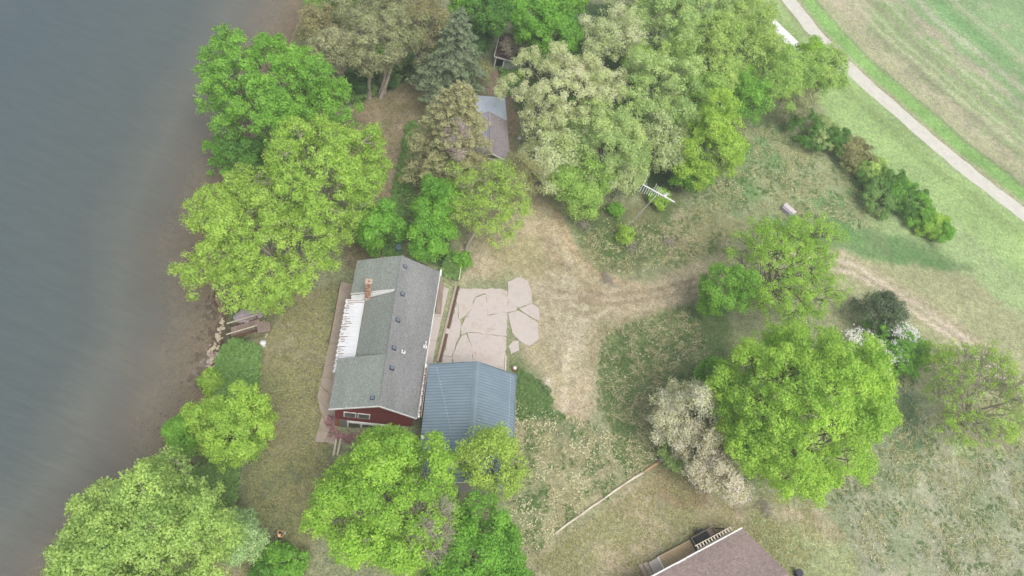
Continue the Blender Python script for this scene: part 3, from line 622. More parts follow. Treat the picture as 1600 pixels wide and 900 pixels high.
# ------------------------------------------------------------------ broken pink concrete drive: every slab a piece
dv = thing('concrete_drive', 'cracked pink concrete driveway slabs with weeds in the joints', 'driveway', (*G(740, 500)[:2], 0.))
dv['kind'] = 'structure'; del dv['category']; del dv['label']
dc = G(740, 500)
def zp(X_, Y_, ox=480, oy=380, s=4.): return (ox + X_ / s, oy + Y_ / s)
SL_ = [[(958, 288), (1093, 292), (1098, 318), (1045, 343), (1018, 418), (985, 452), (957, 474), (950, 470), (948, 380), (930, 360)],
       [(936, 370), (942, 385), (942, 472), (950, 482), (957, 500), (957, 520), (950, 580), (926, 630), (904, 706), (850, 700)],
       [(1101, 292), (1205, 288), (1245, 304), (1252, 362), (1251, 430), (1128, 448), (1124, 322), (1106, 316)],
       [(1052, 347), (1098, 326), (1118, 328), (1121, 450), (1020, 456), (996, 458), (1026, 420)],
       [(992, 470), (1020, 464), (1120, 458), (1246, 438), (1241, 580), (1100, 568), (1072, 556), (1000, 556), (968, 574), (966, 524)],
       [(1004, 565), (1072, 566), (1096, 577), (1240, 590), (1236, 800), (1240, 830), (1060, 830), (1046, 740), (1026, 625)],
       [(964, 586), (992, 574), (1016, 625), (1036, 735), (1040, 800), (915, 800), (912, 712), (938, 640)],
       [(848, 712), (903, 718), (908, 800), (835, 800)],
       [(1256, 245), (1330, 216), (1378, 242), (1395, 310), (1402, 368), (1400, 374), (1312, 398), (1258, 362)],
       [(1259, 372), (1306, 406), (1302, 420), (1258, 430)],
       [(1330, 410), (1402, 384), (1440, 408), (1446, 482), (1400, 458), (1368, 440)],
       [(1258, 442), (1316, 426), (1366, 454), (1400, 480), (1438, 502), (1444, 600), (1385, 640), (1325, 604), (1285, 560)],
       [(1262, 645), (1285, 620), (1318, 614), (1320, 668), (1275, 690)]]
for poly in SL_:
    pts = [tuple(np.array(G(*zp(*p)))[:2] - dc[:2]) for p in poly][::-1]
    cx_ = sum(p[0] for p in pts) / len(pts); cy_ = sum(p[1] for p in pts) / len(pts)
    pts = [(p[0] + (p[0] - cx_) / math.hypot(p[0] - cx_, p[1] - cy_) * .085, p[1] + (p[1] - cy_) / math.hypot(p[0] - cx_, p[1] - cy_) * .085) for p in pts]
    out = []
    for i, p in enumerate(pts):
        q = pts[(i + 1) % len(pts)]; out.append(p); L_ = math.dist(p, q); k = int(L_ / .45)
        for j in range(1, k): t = j / k; out.append((p[0] + (q[0] - p[0]) * t + rr.gauss(0, .05), p[1] + (q[1] - p[1]) * t + rr.gauss(0, .05)))
    MB().prism(out, -.1, .075 + rr.uniform(-.012, .02)).build('slab', M['pinkconc'], dv)
# walk between the house and the retaining kerb
wk = thing('side_walk', 'pale pink concrete walk between the grey roof and the timber kerb', 'walkway', HW(5., 10, 0), HA)
for poly in ([(-.95, 2.7), (.3, 2.9), (.72, 6.4), (.15, 6.6), (-.2, 3.6)], [(-1., -.1), (.0, -.1), (.27, 2.85), (-.95, 2.65)], [(-1.1, -4.4), (-.35, -4.4), (-.03, -.15), (-1., -.15)]):
    MB().prism(poly, -.1, .05).build('slab', M['pinkconc'], wk)
kb = thing('timber_kerb', 'dark timber retaining kerb with pale concrete edge beside the pink driveway', 'kerb')
A_, B_ = np.array(G(*zp(945, 272))), np.array(G(*zp(828, 748)))
def al(t, o=0., z=0.):
    d = (B_ - A_)[:2]; n = np.array([-d[1], d[0]]) / np.hypot(*d); p = A_[:2] + d * t + n * o; return (p[0], p[1], z)
for t0, t1 in ((0, .2), (.205, .4), (.405, .585), (.64, .8), (.805, .99)):
    MB().bar(al(t0, 0, .1), al(t1, 0, .1), .26, .28).build('timber', M['timber'], kb)
MB().bar(al(.58, 0, .1), al(.645, 0, .1), .36, .3).build('block', M['pinkconc'], kb)
for t0, t1 in ((0, .33), (.333, .66), (.663, 1)): MB().bar(al(t0, -.28, .08), al(t1, -.28, .08), .22, .22).build('edge', M['concrete'], kb)
pb = thing('wood_ramp', 'weathered brown plank bench against the north end of the house wall', 'planks', HW(4.85, 15, 0), HA)
for k in range(3): MB().box(-.3 + k * .2, -.12 + k * .2, -2.0, 1.9, .25, .3).build('plank', M['oldwood'], pb)
for y in (-1.8, 0, 1.7): MB().box(-.25, .2, y, y + .1, 0, .25).build('leg', M['timber'], pb)
wp = thing('wooden_rail', 'thin pale wooden rail standing at the drive corner below the trees', 'rail', (0, 0, 0))
MB().bar((*G(722, 400)[:2], .9), (*G(716, 442)[:2], .7), .1, .1).build('rail', M['palewood'], wp); MB().bar((*G(722, 402)[:2], -.1), (*G(722, 402)[:2], .9), .1).build('post', M['palewood'], wp); MB().bar((*G(716, 440)[:2], -.1), (*G(716, 440)[:2], .7), .1).build('post', M['palewood'], wp)
wp = thing('board_edging', 'tan board edging along the drive above the blue garage corner', 'edging', (0, 0, 0))
MB().bar((*G(790, 557)[:2], .12), (*G(789, 582)[:2], .12), .12, .2).build('board', M['palewood'], wp)

# ------------------------------------------------------------------ old grey brown shed behind (frame from its ridge)
A_ = R_(-68 + 180); so_ = P2(764, 175, 3.5); sf = A_ - math.pi / 2
sh = thing('gable_shed', 'long shed with faded mauve brown roof and a pale metal lean-to beside the olive spruce', 'shed', (so_[0], so_[1], 0), sf)
M['mauve'] = shingle_mat('faded_mauve_roof', (152, 142, 144), (138, 129, 132)); M['greyroof'] = shingle_mat('faded_grey_roof', (158, 154, 160), (144, 140, 148))
M['palemetal'] = simple('pale_metal', (190, 198, 212), .1, 1., .4, metal=.2, dirt=(160, 158, 160), dscale=1.)
z_ = 3.5; ze_ = 2.3
MB().slab([(0, .1, z_), (2.5, -.1, ze_), (2.5, -6.8, ze_), (0, -6.6, z_)][::-1], .12).build('roof', M['mauve'], sh)
MB().slab([(0, .1, z_), (-2.5, .1, ze_), (-2.5, -6.6, ze_), (0, -6.6, z_)], .12).build('roof', M['greyroof'], sh)
for k in range(11): MB().bar((0, .05 - k * .6, z_ + .03), (0, -.5 - k * .6, z_ + .03), .16, .06).build('ridge_cap', M['greyroof'], sh)
for k in range(9):
    x0 = -1.4 + k * .43; MB().slab([(x0, .0 if x0 > -.3 else .0, 2.42 - .0 + (.0)), (x0 + .41, .0, 2.42), (x0 + .41, 3.85, 2.3), (x0, 3.9, 2.3)], .05).build('roof_sheet', M['palemetal'], sh)
    MB().bar((x0 + .42, 0., 2.44), (x0 + .42, 3.86, 2.32), .05, .05).build('rib', M['palemetal'], sh)
MB().box(-2.2, 2.2, -6.4, 0, -.3, 2.35).build('wall', M['white'], sh)
MB().box(-1.2, 2.2, .02, 3.6, -.3, 2.2).build('wall', M['wallgrey'], sh)
MB().add([(-2.2, -6.4, 2.35), (2.2, -6.4, 2.35), (0, -6.4, 3.4), (-2.2, -6.3, 2.35), (2.2, -6.3, 2.35), (0, -6.3, 3.4)], [(0, 1, 2), (5, 4, 3)]).build('gable_wall', M['wallgrey'], sh)
for a, b in (((-2.5, -6.7, ze_), (0, -6.7, z_)), ((0, -6.7, z_), (2.5, -6.9, ze_))): MB().bar((a[0], a[1], a[2] - .02), (b[0], b[1], b[2] - .02), .06, .16).build('rake_trim', M['white'], sh)
MB().box(2.12, 2.26, -6.46, -6.36, -.2, 2.3).build('corner_trim', M['white'], sh)
d_ = MB().box(-.9, .2, -6.46, -6.4, 0, 2.).build('door', M['white'], sh)
sn = thing('small_shed', 'little white walled shed with dark brown roof and open doorway under the dark trees', 'shed', (*P2(771, 106, 0), 0), math.atan2(*(P2(826, 101, 2.2) - P2(771, 86, 2.2))[::-1]))
MB().slab([(-.2, -.25, 2.2), (4.1, -.2, 2.2), (4.1, 3.8, 3.1), (-.2, 3.8, 3.1)], .1).build('roof', simple('dark_brown_roof', (92, 76, 76), .2, 1.5, .9, fine=8.), sn)
MB().box(1.25, 3.7, 0, .1, -.2, 2.15).build('wall', simple('stained_white_wall', (160, 170, 160), .15, 1.2, .8, dirt=(90, 120, 80), dscale=.7), sn)
MB().box(0, .08, .1, 3.6, -.2, 2.2).build('wall', M['white'], sn); MB().box(3.62, 3.7, .1, 3.6, -.2, 2.2).build('wall', M['white'], sn); MB().box(0, 3.7, 3.5, 3.6, -.2, 2.9).build('wall', M['white'], sn)
dr = MB().box(0, 1.25, .5, .55, 0, 2.0).build('doorway', M['black'], sn)
for x in (-.02, 1.1): MB().box(x, x + .15, -.06, .08, -.1, 2.1).build('door_post', M['white'], sn)
MB().bar((-.2, -.3, 2.16), (4.1, -.25, 2.16), .08, .16).build('rake_trim', M['white'], sn); MB().bar((-.24, -.25, 2.16), (-.24, 3.8, 3.05), .08, .16).build('rake_trim', M['white'], sn)

# ------------------------------------------------------------------ south east house (only its corner is in the picture)
so_ = P2(1160, 826, 3.); sf = R_(44.3) - math.pi / 2
se = thing('brown_roof_house', 'house corner with mauve brown shingle roof at the bottom edge of the photo', 'house', (so_[0], so_[1], 0), sf)
M['se'] = shingle_mat('mauve_shingles', (156, 138, 134), (140, 124, 120), .2)
MB().slab([(0, 0, 3.), (5.1, .9, 4.6), (5.1, -16, 4.6), (0, -16, 3.)][::-1], .14).build('roof', M['se'], se)
MB().slab([(5.1, .9, 4.6), (10.2, 0, 3.), (10.2, -16, 3.), (5.1, -16, 4.6)][::-1], .14).build('roof', M['se'], se)
MB().box(.55, 9.7, -15.6, -.5, -.3, 2.9).build('wall', M['palewood'], se)
MB().add([(.55, -.55, 2.88), (9.7, -.55, 2.88), (5.1, -.55, 4.45), (.55, -.45, 2.88), (9.7, -.45, 2.88), (5.1, -.45, 4.45)], [(0, 1, 2), (5, 4, 3)]).build('gable_wall', M['palewood'], se)
MB().bar((-.07, 0, 2.95), (-.07, -16, 2.95), .13, .13).build('gutter', M['white'], se)
MB().box(-.11, .02, -8.0, -6.9, 3.0, 3.06).build('gutter_patch', M['white'], se)
MB().bar((6.6, -3.4, 4.1), (6.6, -3.4, 4.7), .25).build('roof_vent', M['black'], se)
dk = thing('side_deck', 'tan boarded deck along the brown roofed house wall', 'deck', (so_[0], so_[1], 0), sf)
M['tan'] = simple('tan_deck', (186, 164, 132), .14, 3., .9, dirt=(160, 138, 108), dscale=1.2)
for k in range(9): MB().box(-1.32 + k * .2, -1.14 + k * .2, -8.15, -4.35, .55, .6).build('board', M['tan'], dk)
MB().box(-1.3, .5, -8.1, -4.4, -.2, .55).build('skirt', M['timber'], dk)
stp = thing('concrete_steps', 'pale concrete steps at the end of the tan deck', 'steps', (so_[0], so_[1], 0), sf)
MB().box(-1.25, .5, -9.3, -8.2, -.2, .5).build('step', M['pinkconc'], stp); MB().box(-1.4, .5, -9.75, -9.32, -.2, .3).build('step', M['concrete'], stp); MB().box(-1.45, .5, -10.2, -9.77, -.2, .14).build('step', M['concrete'], stp)
MB().box(-1.3, .5, -8.3, -8.17, .5, .64).build('end_board', M['white'], stp)
tl = thing('covered_trailer', 'small black covered utility trailer parked beside the brown roofed house', 'trailer', (so_[0] , so_[1], 0), sf)
MB().box(-1.42, -.1, -4.2, -1.5, .45, .62).build('bed', M['ventdark'], tl)
MB().box(-1.25, -.2, -4.05, -2.35, .62, .92).build('cover', M['black'], tl)
for x in (-1.42, -.16): MB().box(x, x + .06, -4.2, -1.5, .62, .85).build('side_rail', M['oldwood'], tl)
for y in (-4.2, -1.56): MB().box(-1.42, -.1, y, y + .06, .62, .86).build('end_rail', M['oldwood'], tl)
for k in range(4): MB().box(-1.3 + k * .3, -1.03 + k * .3, -2.3, -1.6, .62, .65).build('bed_board', M['oldwood'], tl)
for x in (-1.62, .02): w_ = MB().tube([(x - .1, -3.0, .32), (x + .1, -3.0, .32)], .32, 14).build('wheel', M['black'], tl); MB().box(x - .14, x + .14, -3.4, -2.6, .66, .7).build('mudguard', M['black'], tl)
MB().bar((-1.3, -1.5, .5), (-.75, -.3, .45), .08).bar((-.2, -1.5, .5), (-.75, -.3, .451), .08).build('drawbar', M['black'], tl)
ld = thing('ladder', 'pale ladder lying on brackets along the edge of the brown roof', 'ladder', (so_[0], so_[1], 0), sf)
for x in (-.62, -.22): MB().bar((x, -5.2, 2.62), (x, -.9, 2.62), .06, .08).build('rail', M['palewood'], ld)
for k in range(13): MB().box(-.62, -.2, -5.05 + k * .34, -4.93 + k * .34, 2.6, 2.66).build('rung', M['palewood'], ld)
for y in (-4.8, -1.2): MB().bar((-.4, y + .1, 2.55), (.56, y + .1, 2.5), .05).build('bracket', M['white'], ld)

# ------------------------------------------------------------------ bank stairs and landing by the lake
a = np.array(P(361, 519, -3.75)[0]); b_ = np.array(P(402, 507, LOW + .05)[0]); d = (b_ - a)[:2]; L_ = np.hypot(*d); sa = math.atan2(d[1], d[0])
st_ = thing('bank_stairs', 'weathered brown wooden stairs with two handrails going down the lake bank', 'stairs', (a[0], a[1], 0), sa)
zt = lambda x: -3.75 + (LOW + .1 + 3.75) * x / L_
k = 0; x = 0.
while x < L_ - .05:
    MB().box(x, x + .3, -.6, .6, zt(x) + .02, zt(x) + .07).build('tread', M['oldwood'], st_); x += .34; k += 1
for y in (-.64, .64):
    MB().bar((0, y, zt(0) - .1), (L_, y, zt(L_) - .1), .08, .26).build('stringer', M['timber'], st_)
    rail = M['palewood']
    MB().bar((-.35, y, zt(-.35) + .95), (L_ + .1, y, zt(L_ + .1) + .92), .12, .06).build('handrail', rail, st_)
    MB().bar((0, y, zt(0) + .14), (L_, y, zt(L_) + .14), .05, .08).build('lower_rail', M['brown'], st_)
    for x in (0, L_ - .03): MB().bar((x, y, zt(x) - .5), (x, y, zt(x) + .95), .1).build('post', M['brown'], st_)
    x = .14
    while x < L_: MB().bar((x, y, zt(x) + .15), (x, y, zt(x) + .92), .035).build('baluster', M['oldwood'], st_); x += .15
MB().bar((0, -.74, zt(0) - .05), (L_ * .8, -.74, zt(L_ * .8) - .05), .06, .22).build('skirt', simple('red_brown_board', (132, 92, 76), .25, 3.), st_)
la = thing('wood_landing', 'grey brown plank landing on the lawn at the top of the lake stairs', 'deck', (b_[0], b_[1], 0), sa)
q = [np.array(G(*zp(x, y, 340, 480, 16.)))[:2] for x, y in ((1010, 600), (1310, 645), (1335, 400), (1160, 368), (1010, 390))]
ca, sn_ = math.cos(-sa), math.sin(-sa)
ql = [((p[0] - b_[0]) * ca - (p[1] - b_[1]) * sn_, (p[0] - b_[0]) * sn_ + (p[1] - b_[1]) * ca) for p in q]
x0_, x1_ = min(p[0] for p in ql), max(p[0] for p in ql); y0_, y1_ = min(p[1] for p in ql), max(p[1] for p in ql)
k = 0; x = x0_
while x < x1_ - .05:
    MB().box(x, x + .125, y0_ + .1 * (x - x0_) + (k % 3) * .02, y1_ - .25 * max(0, x - x0_ - .8), LOW + .02, LOW + .12).build('plank', M['oldwood'], la); x += .14; k += 1
rp_ = thing('stone_slab_pile', 'grey mauve rock slabs on the bank beside the wooden lake stairs', 'rocks', (0, 0, 0))
M['rock'] = simple('mauve_grey_rock', (160, 148, 150), .2, 3., .9); M['paleRock'] = simple('pale_rock', (180, 168, 144), .2, 3., .9); M['darkRock'] = simple('dark_rock', (92, 74, 60), .3, 3., .8)
for i, (px, py, s_) in enumerate(((375, 497, .7), (384, 494, .9), (393, 491, .8), (400, 489, .8), (405, 492, .5), (390, 488, .5))):
    p = G(px, py); mb = MB(); mb.ball((p[0], p[1], p[2] + .15), s_, 7, 4, .3); mb.build('rock', M['rock'], rp_)

# ------------------------------------------------------------------ TREES
def segs_mesh(name, S, nside=5):
    """S: list of (p0, p1, r0, r1) limbs -> tapered prisms"""
    A = np.array([s[0] for s in S], float); B = np.array([s[1] for s in S], float); ra = np.array([s[2] for s in S]); rb = np.array([s[3] for s in S])
    d = B - A; L = np.linalg.norm(d, axis=1, keepdims=True) + 1e-9; d /= L; B = B + d * (rb[:, None] * .5)
    ref = np.where(np.abs(d[:, 2:3]) > .9, np.array([[1., 0, 0]]), np.array([[0, 0, 1.]]))
    u = np.cross(d, ref); u /= np.linalg.norm(u, axis=1, keepdims=True); v = np.cross(d, u)
    ang = 2 * np.pi * np.arange(nside) / nside
    ring = u[:, None, :] * np.cos(ang)[None, :, None] + v[:, None, :] * np.sin(ang)[None, :, None]
    V = np.concatenate([A[:, None] + ring * ra[:, None, None], B[:, None] + ring * rb[:, None, None]], 1)   # k, 2n, 3
    k = len(S); base = (np.arange(k) * 2 * nside)[:, None, None]
    j = np.arange(nside); q = np.stack([j, (j + 1) % nside, (j + 1) % nside + nside, j + nside], -1)[None] + base
    q = q.reshape(-1, 4); V = V.reshape(-1, 3)
    me = bpy.data.meshes.new(name); me.vertices.add(len(V)); me.vertices.foreach_set('co', V.astype(np.float32).ravel())
    me.loops.add(q.size); me.loops.foreach_set('vertex_index', q.astype(np.int32).ravel()); me.polygons.add(len(q)); me.polygons.foreach_set('loop_start', np.arange(0, q.size, 4, dtype=np.int32))
    me.update(calc_edges=True); me.shade_smooth(); return me
def unit(v): return v / (np.linalg.norm(v, axis=-1, keepdims=True) + 1e-9)
def leaves(name, rng, cen, nrm, size, tint, mat, parent, aspect=.55, spread=.42):
    k = len(cen); n = unit(nrm + rng.normal(0, spread, (k, 3))); t = unit(np.cross(n, rng.normal(0, 1, (k, 3)))); bt = np.cross(n, t)
    s = (size * rng.uniform(.65, 1.3, k))[:, None]
    V = np.stack([cen + t * s * .75, cen - t * s * .5 + bt * s * aspect, cen - t * s * .5 - bt * s * aspect], 1).reshape(-1, 3)
    return link(name, np_mesh(name, V, 3, tint), mat, parent)
ALL_PARTS = []
def crown_points(rng, K, R, Rz, inner=.5, lump=.16, low=-.35):
    pts = []; ph = rng.uniform(0, 6.28, 6); tries = 0; sep = 1.5 * (R * R * Rz / max(K, 1)) ** (1 / 3.)
    while len(pts) < K and tries < K * 60:
        tries += 1
        d = unit(rng.normal(0, 1, 3))
        if d[2] < low and rng.random() < .85: continue
        a = math.atan2(d[1], d[0]); l = 1 + lump * (math.sin(2 * a + ph[0]) + math.sin(3 * a + ph[1]) + .7 * math.sin(5 * a + ph[2]) + .6 * math.sin(4 * d[2] + ph[3])) * .6
        r = (inner + (1 - inner) * rng.random() ** .55) * l
        p = d * r * np.array([R, R, Rz])
        if all(np.linalg.norm((p - q)) > sep * (.62 if tries < K * 30 else .4) for q in pts): pts.append(p)
    return np.array(pts)
def tree(name, label, cat, cx, cy, rpx, zc, rz=None, mat='lime', leaf_n=14000, leaf=.21, boughs=34, clumps=13, bark='bark', seed=0, twigs=.3, gap=0., inner=.45, base=None,
         stretch=None, bare=None, bough_r=.30, clump_r=.62, group=None, deadtwigs=0, shape=None, lump=.16, trunk_r=None, stems=1, low=-.35, tvar=.5):
    """cx, cy: photo pixel of the crown centre, rpx: its radius there, zc: height of the crown centre above ground"""
    rng = np.random.default_rng(seed + 11)
    g0 = G(cx, cy); z0 = g0[2]
    for _ in range(4): c, t = P(cx, cy, z0 + zc); z0 = float(terrain(c[0], c[1]))
    R = rpx * t; Rz = rz if rz else min(R * .85, zc * .72)
    if base is not None: bp = G(*base)
    else: bp = np.array([c[0], c[1], z0])
    bp = np.array([bp[0], bp[1], float(terrain(bp[0], bp[1]))])
    leaf *= .75; leaf_n = int(leaf_n * 1.34)
    root = thing(name, label, cat, tuple(bp), 0., group)
    cc = c - bp                                                   # crown centre in the tree's own frame
    K = boughs; BP = crown_points(rng, K, R * (1 - bough_r * .75), Rz * (1 - bough_r * .6), inner, lump, low)
    if stretch: 
        an = R_(stretch[0]); f = stretch[1]; u = np.array([math.cos(an), math.sin(an)]); BP[:, :2] += (f - 1) * (BP[:, :2] @ u)[:, None] * u
    BP = BP + cc; BP[:, 2] = np.maximum(BP[:, 2], .5)
    br = R * bough_r * rng.uniform(.75, 1.25, len(BP))
    # clumps of leaves on every bough's dome
    CP = []; CR = []; CB = []; OUT = []
    for i, p in enumerate(BP):
        out = unit((p - cc) / np.array([R, R, Rz])); 
        m = max(3, int(clumps * (br[i] / (R * bough_r)) ** 2))
        d = unit(rng.normal(0, 1, (m * 3, 3)) + out * .9 + np.array([0, 0, .75])); d = d[d[:, 2] > -.35][:m]
        CP.append(p + d * (br[i] * rng.uniform(.6, 1.2, (len(d), 1))) * np.array([1, 1, .8])); CR += [clump_r * rng.uniform(.7, 1.35) for _ in d]; CB += [i] * len(d); OUT.append(unit(d + out * .4))
    CP = np.vstack(CP); CR = np.array(CR); CB = np.array(CB); OUT = np.vstack(OUT)
    CP[:, 2] = np.maximum(CP[:, 2], .35)
    keep = rng.random(len(CP)) >= gap; LCP, LCR, LCB, LO = CP[keep], CR[keep], CB[keep], OUT[keep]
    if bare is not None:                                          # boughs that stay leafless
        nb = rng.permutation(len(BP))[:int(len(BP) * bare)]; k2 = ~np.isin(LCB, nb); LCP, LCR, LCB, LO = LCP[k2], LCR[k2], LCB[k2], LO[k2]
    w_ = LCR ** 2; w_ = w_ / w_.sum(); ci = rng.choice(len(LCP), int(leaf_n), p=w_)
    d = unit(rng.normal(0, 1, (len(ci), 3)) + LO[ci] * .75 + np.array([0, 0, .35]))
    pos = LCP[ci] + d * (LCR[ci] * rng.uniform(.25, 1.05, len(ci)) ** .6)[:, None] * np.array([1, 1, .75]) + rng.normal(0, .09, (len(ci), 3))
    bt = rng.normal(0, .13, len(BP)); ct = rng.normal(0, .12, len(LCP))
    tint = np.clip(.55 + bt[LCB[ci]] + ct[ci] + rng.normal(0, .17, len(ci)) * (tvar / .5), 0, 1)
    cr_ = leaves('crown', rng, pos, d, leaf, tint, M[mat], root)
    # trunk, limbs, branches, twigs
    S = []; tr = trunk_r or max(.12, R * .045); fork = max(.8, (cc[2] - Rz * .75)); cxy = cc[:2]
    for s in range(stems):
        o = np.array([rng.normal(0, .35), rng.normal(0, .35), 0]) * (stems > 1); tp = o + np.array([cxy[0] * .45, cxy[1] * .45, fork]) + rng.normal(0, .15, 3) * (stems > 1) * 3
        mid = (o + tp) / 2 + rng.normal(0, tr * .6, 3) * [1, 1, 0]
        q = o - [0, 0, .3]
        S += [(q, q + [0, 0, .55], tr * 1.5, tr * 1.08), (q + [0, 0, .5], mid, tr * 1.1, tr * .92), (mid, tp, tr * .92, tr * .8)]
        nl = max(3, min(8, len(BP) // (4 * stems)))
        az = np.arctan2(BP[:, 1] - cc[1], BP[:, 0] - cc[0]); sec = ((az + math.pi) / (2 * math.pi) * nl + rng.random()).astype(int) % nl
        for k in range(nl):
            I = [i for i in range(len(BP)) if sec[i] == k and i % stems == s]
            if not I: continue
            cen = BP[I].mean(0); j1 = tp + (cen - tp) * .4 + rng.normal(0, R * .05, 3); j1[2] = max(j1[2], tp[2] * .9); j2 = tp + (cen - tp) * .78 + rng.normal(0, R * .04, 3)
            S += [(tp, j1, tr * .62, tr * .45), (j1, j2, tr * .45, tr * .3)]
            for i in I:
                st = j2 if rng.random() < .6 else j1; m_ = (st + BP[i]) / 2 + rng.normal(0, R * .045, 3)
                S += [(st, m_, tr * .26, tr * .18), (m_, BP[i], tr * .18, tr * .11)]
    trk = link('trunk', segs_mesh('trunk', S, 7), M[bark], root)
    if twigs > 0:
        S = []; I = np.where(rng.random(len(CP)) < twigs)[0]
        for i in I:
            a = BP[CB[i]]; m_ = (a + CP[i]) / 2 + rng.normal(0, .12, 3); S += [(a, m_, .045, .032), (m_, CP[i], .032, .02)]
            for _ in range(deadtwigs): e = CP[i] + unit(rng.normal(0, 1, 3) + OUT[i] * .8) * rng.uniform(.4, 1.1) * CR[i] * 1.3; S.append((CP[i] if rng.random() < .5 else m_, e, .024, .012))
        if S: tag(link('branches', segs_mesh('branches', S, 3), M[bark], root), kind='stuff')
    return root
def bush(name, label, cat, cx, cy, rpx, h, mat='green', leaf_n=4000, seed=0, group=None, **k):
    return tree(name, label, cat, cx, cy, rpx, h * .5, rz=h * .55, mat=mat, leaf_n=leaf_n, seed=seed, group=group, boughs=k.pop('boughs', 14), clumps=k.pop('clumps', 9), inner=.3, low=-.2, clump_r=k.pop('clump_r', .42), trunk_r=.06, stems=k.pop('stems', 3), **k)
def spruce(label, base, top_h, rpx, mat, seed, n_br=150, leaf_n=22000, bark='bark', taper=.9, droop=.22, leaf=.2, dead=False, name='spruce_tree'):
    rng = np.random.default_rng(seed); bp = G(*base); root = thing(name, label, 'tree', tuple(bp)); _, t = P(base[0], base[1], bp[2] + 4); R = rpx * t
    S = [((0, 0, -.3), (0, 0, top_h * .5), .26, .16), ((0, 0, top_h * .5), (0, 0, top_h), .16, .03)]; Cn = []; Nr = []; T = []
    per = leaf_n // n_br
    for k in range(n_br):
        f = (k + rng.random()) / n_br; h = top_h * (.06 + .94 * f ** .85); L = R * (1 - f ** .85) ** taper * rng.uniform(.72, 1.14) + .25; a = k * 2.399 + rng.normal(0, .2)
        o = np.array([math.cos(a), math.sin(a), 0]); p0 = np.array([0, 0, h]); sl = rng.uniform(.0, .25) - droop
        e = p0 + o * L + np.array([0, 0, sl * L]); mid = p0 + o * L * .5 + np.array([0, 0, sl * L * .35]); S += [(p0, mid, .045, .03), (mid, e, .03, .012)]
        m = int(per * (L / R * 1.35 + .12)); s = rng.random(m) ** .6; side = np.cross(o, [0, 0, 1]); wd = .36 * L * (1.02 - s) ** .6 * np.where(s > .15, 1, .5)
        q = p0 + (o * L)[None] * s[:, None] + np.array([0, 0, 1])[None] * (sl * L * s ** 1.5)[:, None]
        # fans of side shoots: tufts gather in fingers
        fing = np.round(rng.uniform(-1, 1, m) * 3) / 3 + rng.normal(0, .07, m)
        q = q + side[None] * (fing * wd)[:, None] + rng.normal(0, .06, (m, 3)) + np.array([0, 0, -.1])[None] * np.abs(fing)[:, None] * wd[:, None] * 2
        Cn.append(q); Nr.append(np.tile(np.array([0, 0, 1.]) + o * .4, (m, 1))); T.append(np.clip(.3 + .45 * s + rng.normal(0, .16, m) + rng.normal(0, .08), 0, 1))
    Cn = np.vstack(Cn); Nr = np.vstack(Nr); T = np.concatenate(T)
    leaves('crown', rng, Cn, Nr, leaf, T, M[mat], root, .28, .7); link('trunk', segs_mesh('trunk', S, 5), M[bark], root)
    return root

WD = 'tree_'
# --- lake shore, top to bottom
tree('shade_tree', 'big round bright green tree leaning over the lake, uppermost of the large lakeside crowns', 'tree', 428, 160, 106, 9.5, 6.8, 'green', 48000, .2, 52, 16, seed=1, base=(452, 215), twigs=.25, clump_r=.62, bough_r=.27)
bush('willow_shrub', 'soft green shrub at the lake edge below the big round tree', 'shrub', 358, 250, 40, 6, 'green', 6000, 2, leaf=.2)
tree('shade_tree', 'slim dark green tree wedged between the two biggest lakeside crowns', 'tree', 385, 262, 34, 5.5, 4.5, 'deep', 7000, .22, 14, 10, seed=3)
tree('shade_tree', 'wide yellow green tree above the house with bare limbs in its middle', 'tree', 500, 286, 104, 10, 6.4, 'yellowgreen', 40000, .2, 54, 15, seed=4, base=(505, 350), twigs=.7, deadtwigs=2, bark='palebark', bare=.06, clump_r=.62, bough_r=.26)
tree('shade_tree', 'wide lime green tree reaching from the lake to the house roof corner', 'tree', 404, 376, 112, 9, 4.9, 'yellowgreen', 42000, .2, 54, 15, seed=5, base=(440, 430), twigs=.6, deadtwigs=2, bark='palebark', bare=.05, stretch=(25, 1.05), lump=.22, clump_r=.6, bough_r=.26)
tree('shade_tree', 'dark green tree crown behind the lime trees, just above the house roof', 'tree', 592, 352, 36, 6, 4.2, 'green', 9000, .22, 18, 11, seed=6)
bush('sapling', 'small green sapling beside the barrel behind the house', 'sapling', 582, 375, 22, 3, 'green', 2500, 7)
# --- budding wood at the top left
B_ = [(520, 88, 46, 'bud', 8, (542, 158)), (585, 78, 44, 'bud', 9, (577, 153)), (560, 22, 46, 'bud', 9.5, None), (628, 62, 44, 'bud', 8.5, (600, 148)), (612, 14, 40, 'bud', 9, None), (668, 42, 40, 'olive', 9, (650, 105)), (502, 52, 34, 'olive', 7, None), (650, -10, 44, 'bud', 9, None)]
BL = ['grey budding tree with pale trunk at the lower left of the bare wood', 'grey budding tree with leaning pale trunk above the mown path bend', 'thin budding tree deep in the bare wood by the lake', 'many stemmed budding tree leaning over the green verge', 'budding tree near the top edge in the bare wood',
      'olive tinged budding tree beside the grey green spruce', 'yellowish budding tree overhanging the lake beyond the round tree', 'budding tree at the top edge left of the dark green wood']
for i, (x, y, r, mt, zc, bs) in enumerate(B_):
    tree('budding_tree', BL[i], 'tree', x, y, r, zc, 4.6, mt, 9500, .17, 26, 12, bark='palebark', seed=20 + i, base=bs, twigs=1., deadtwigs=3, group='bare budding trees in the wood by the lake', stems=3 if i == 3 else 1, clump_r=.6, trunk_r=.26)
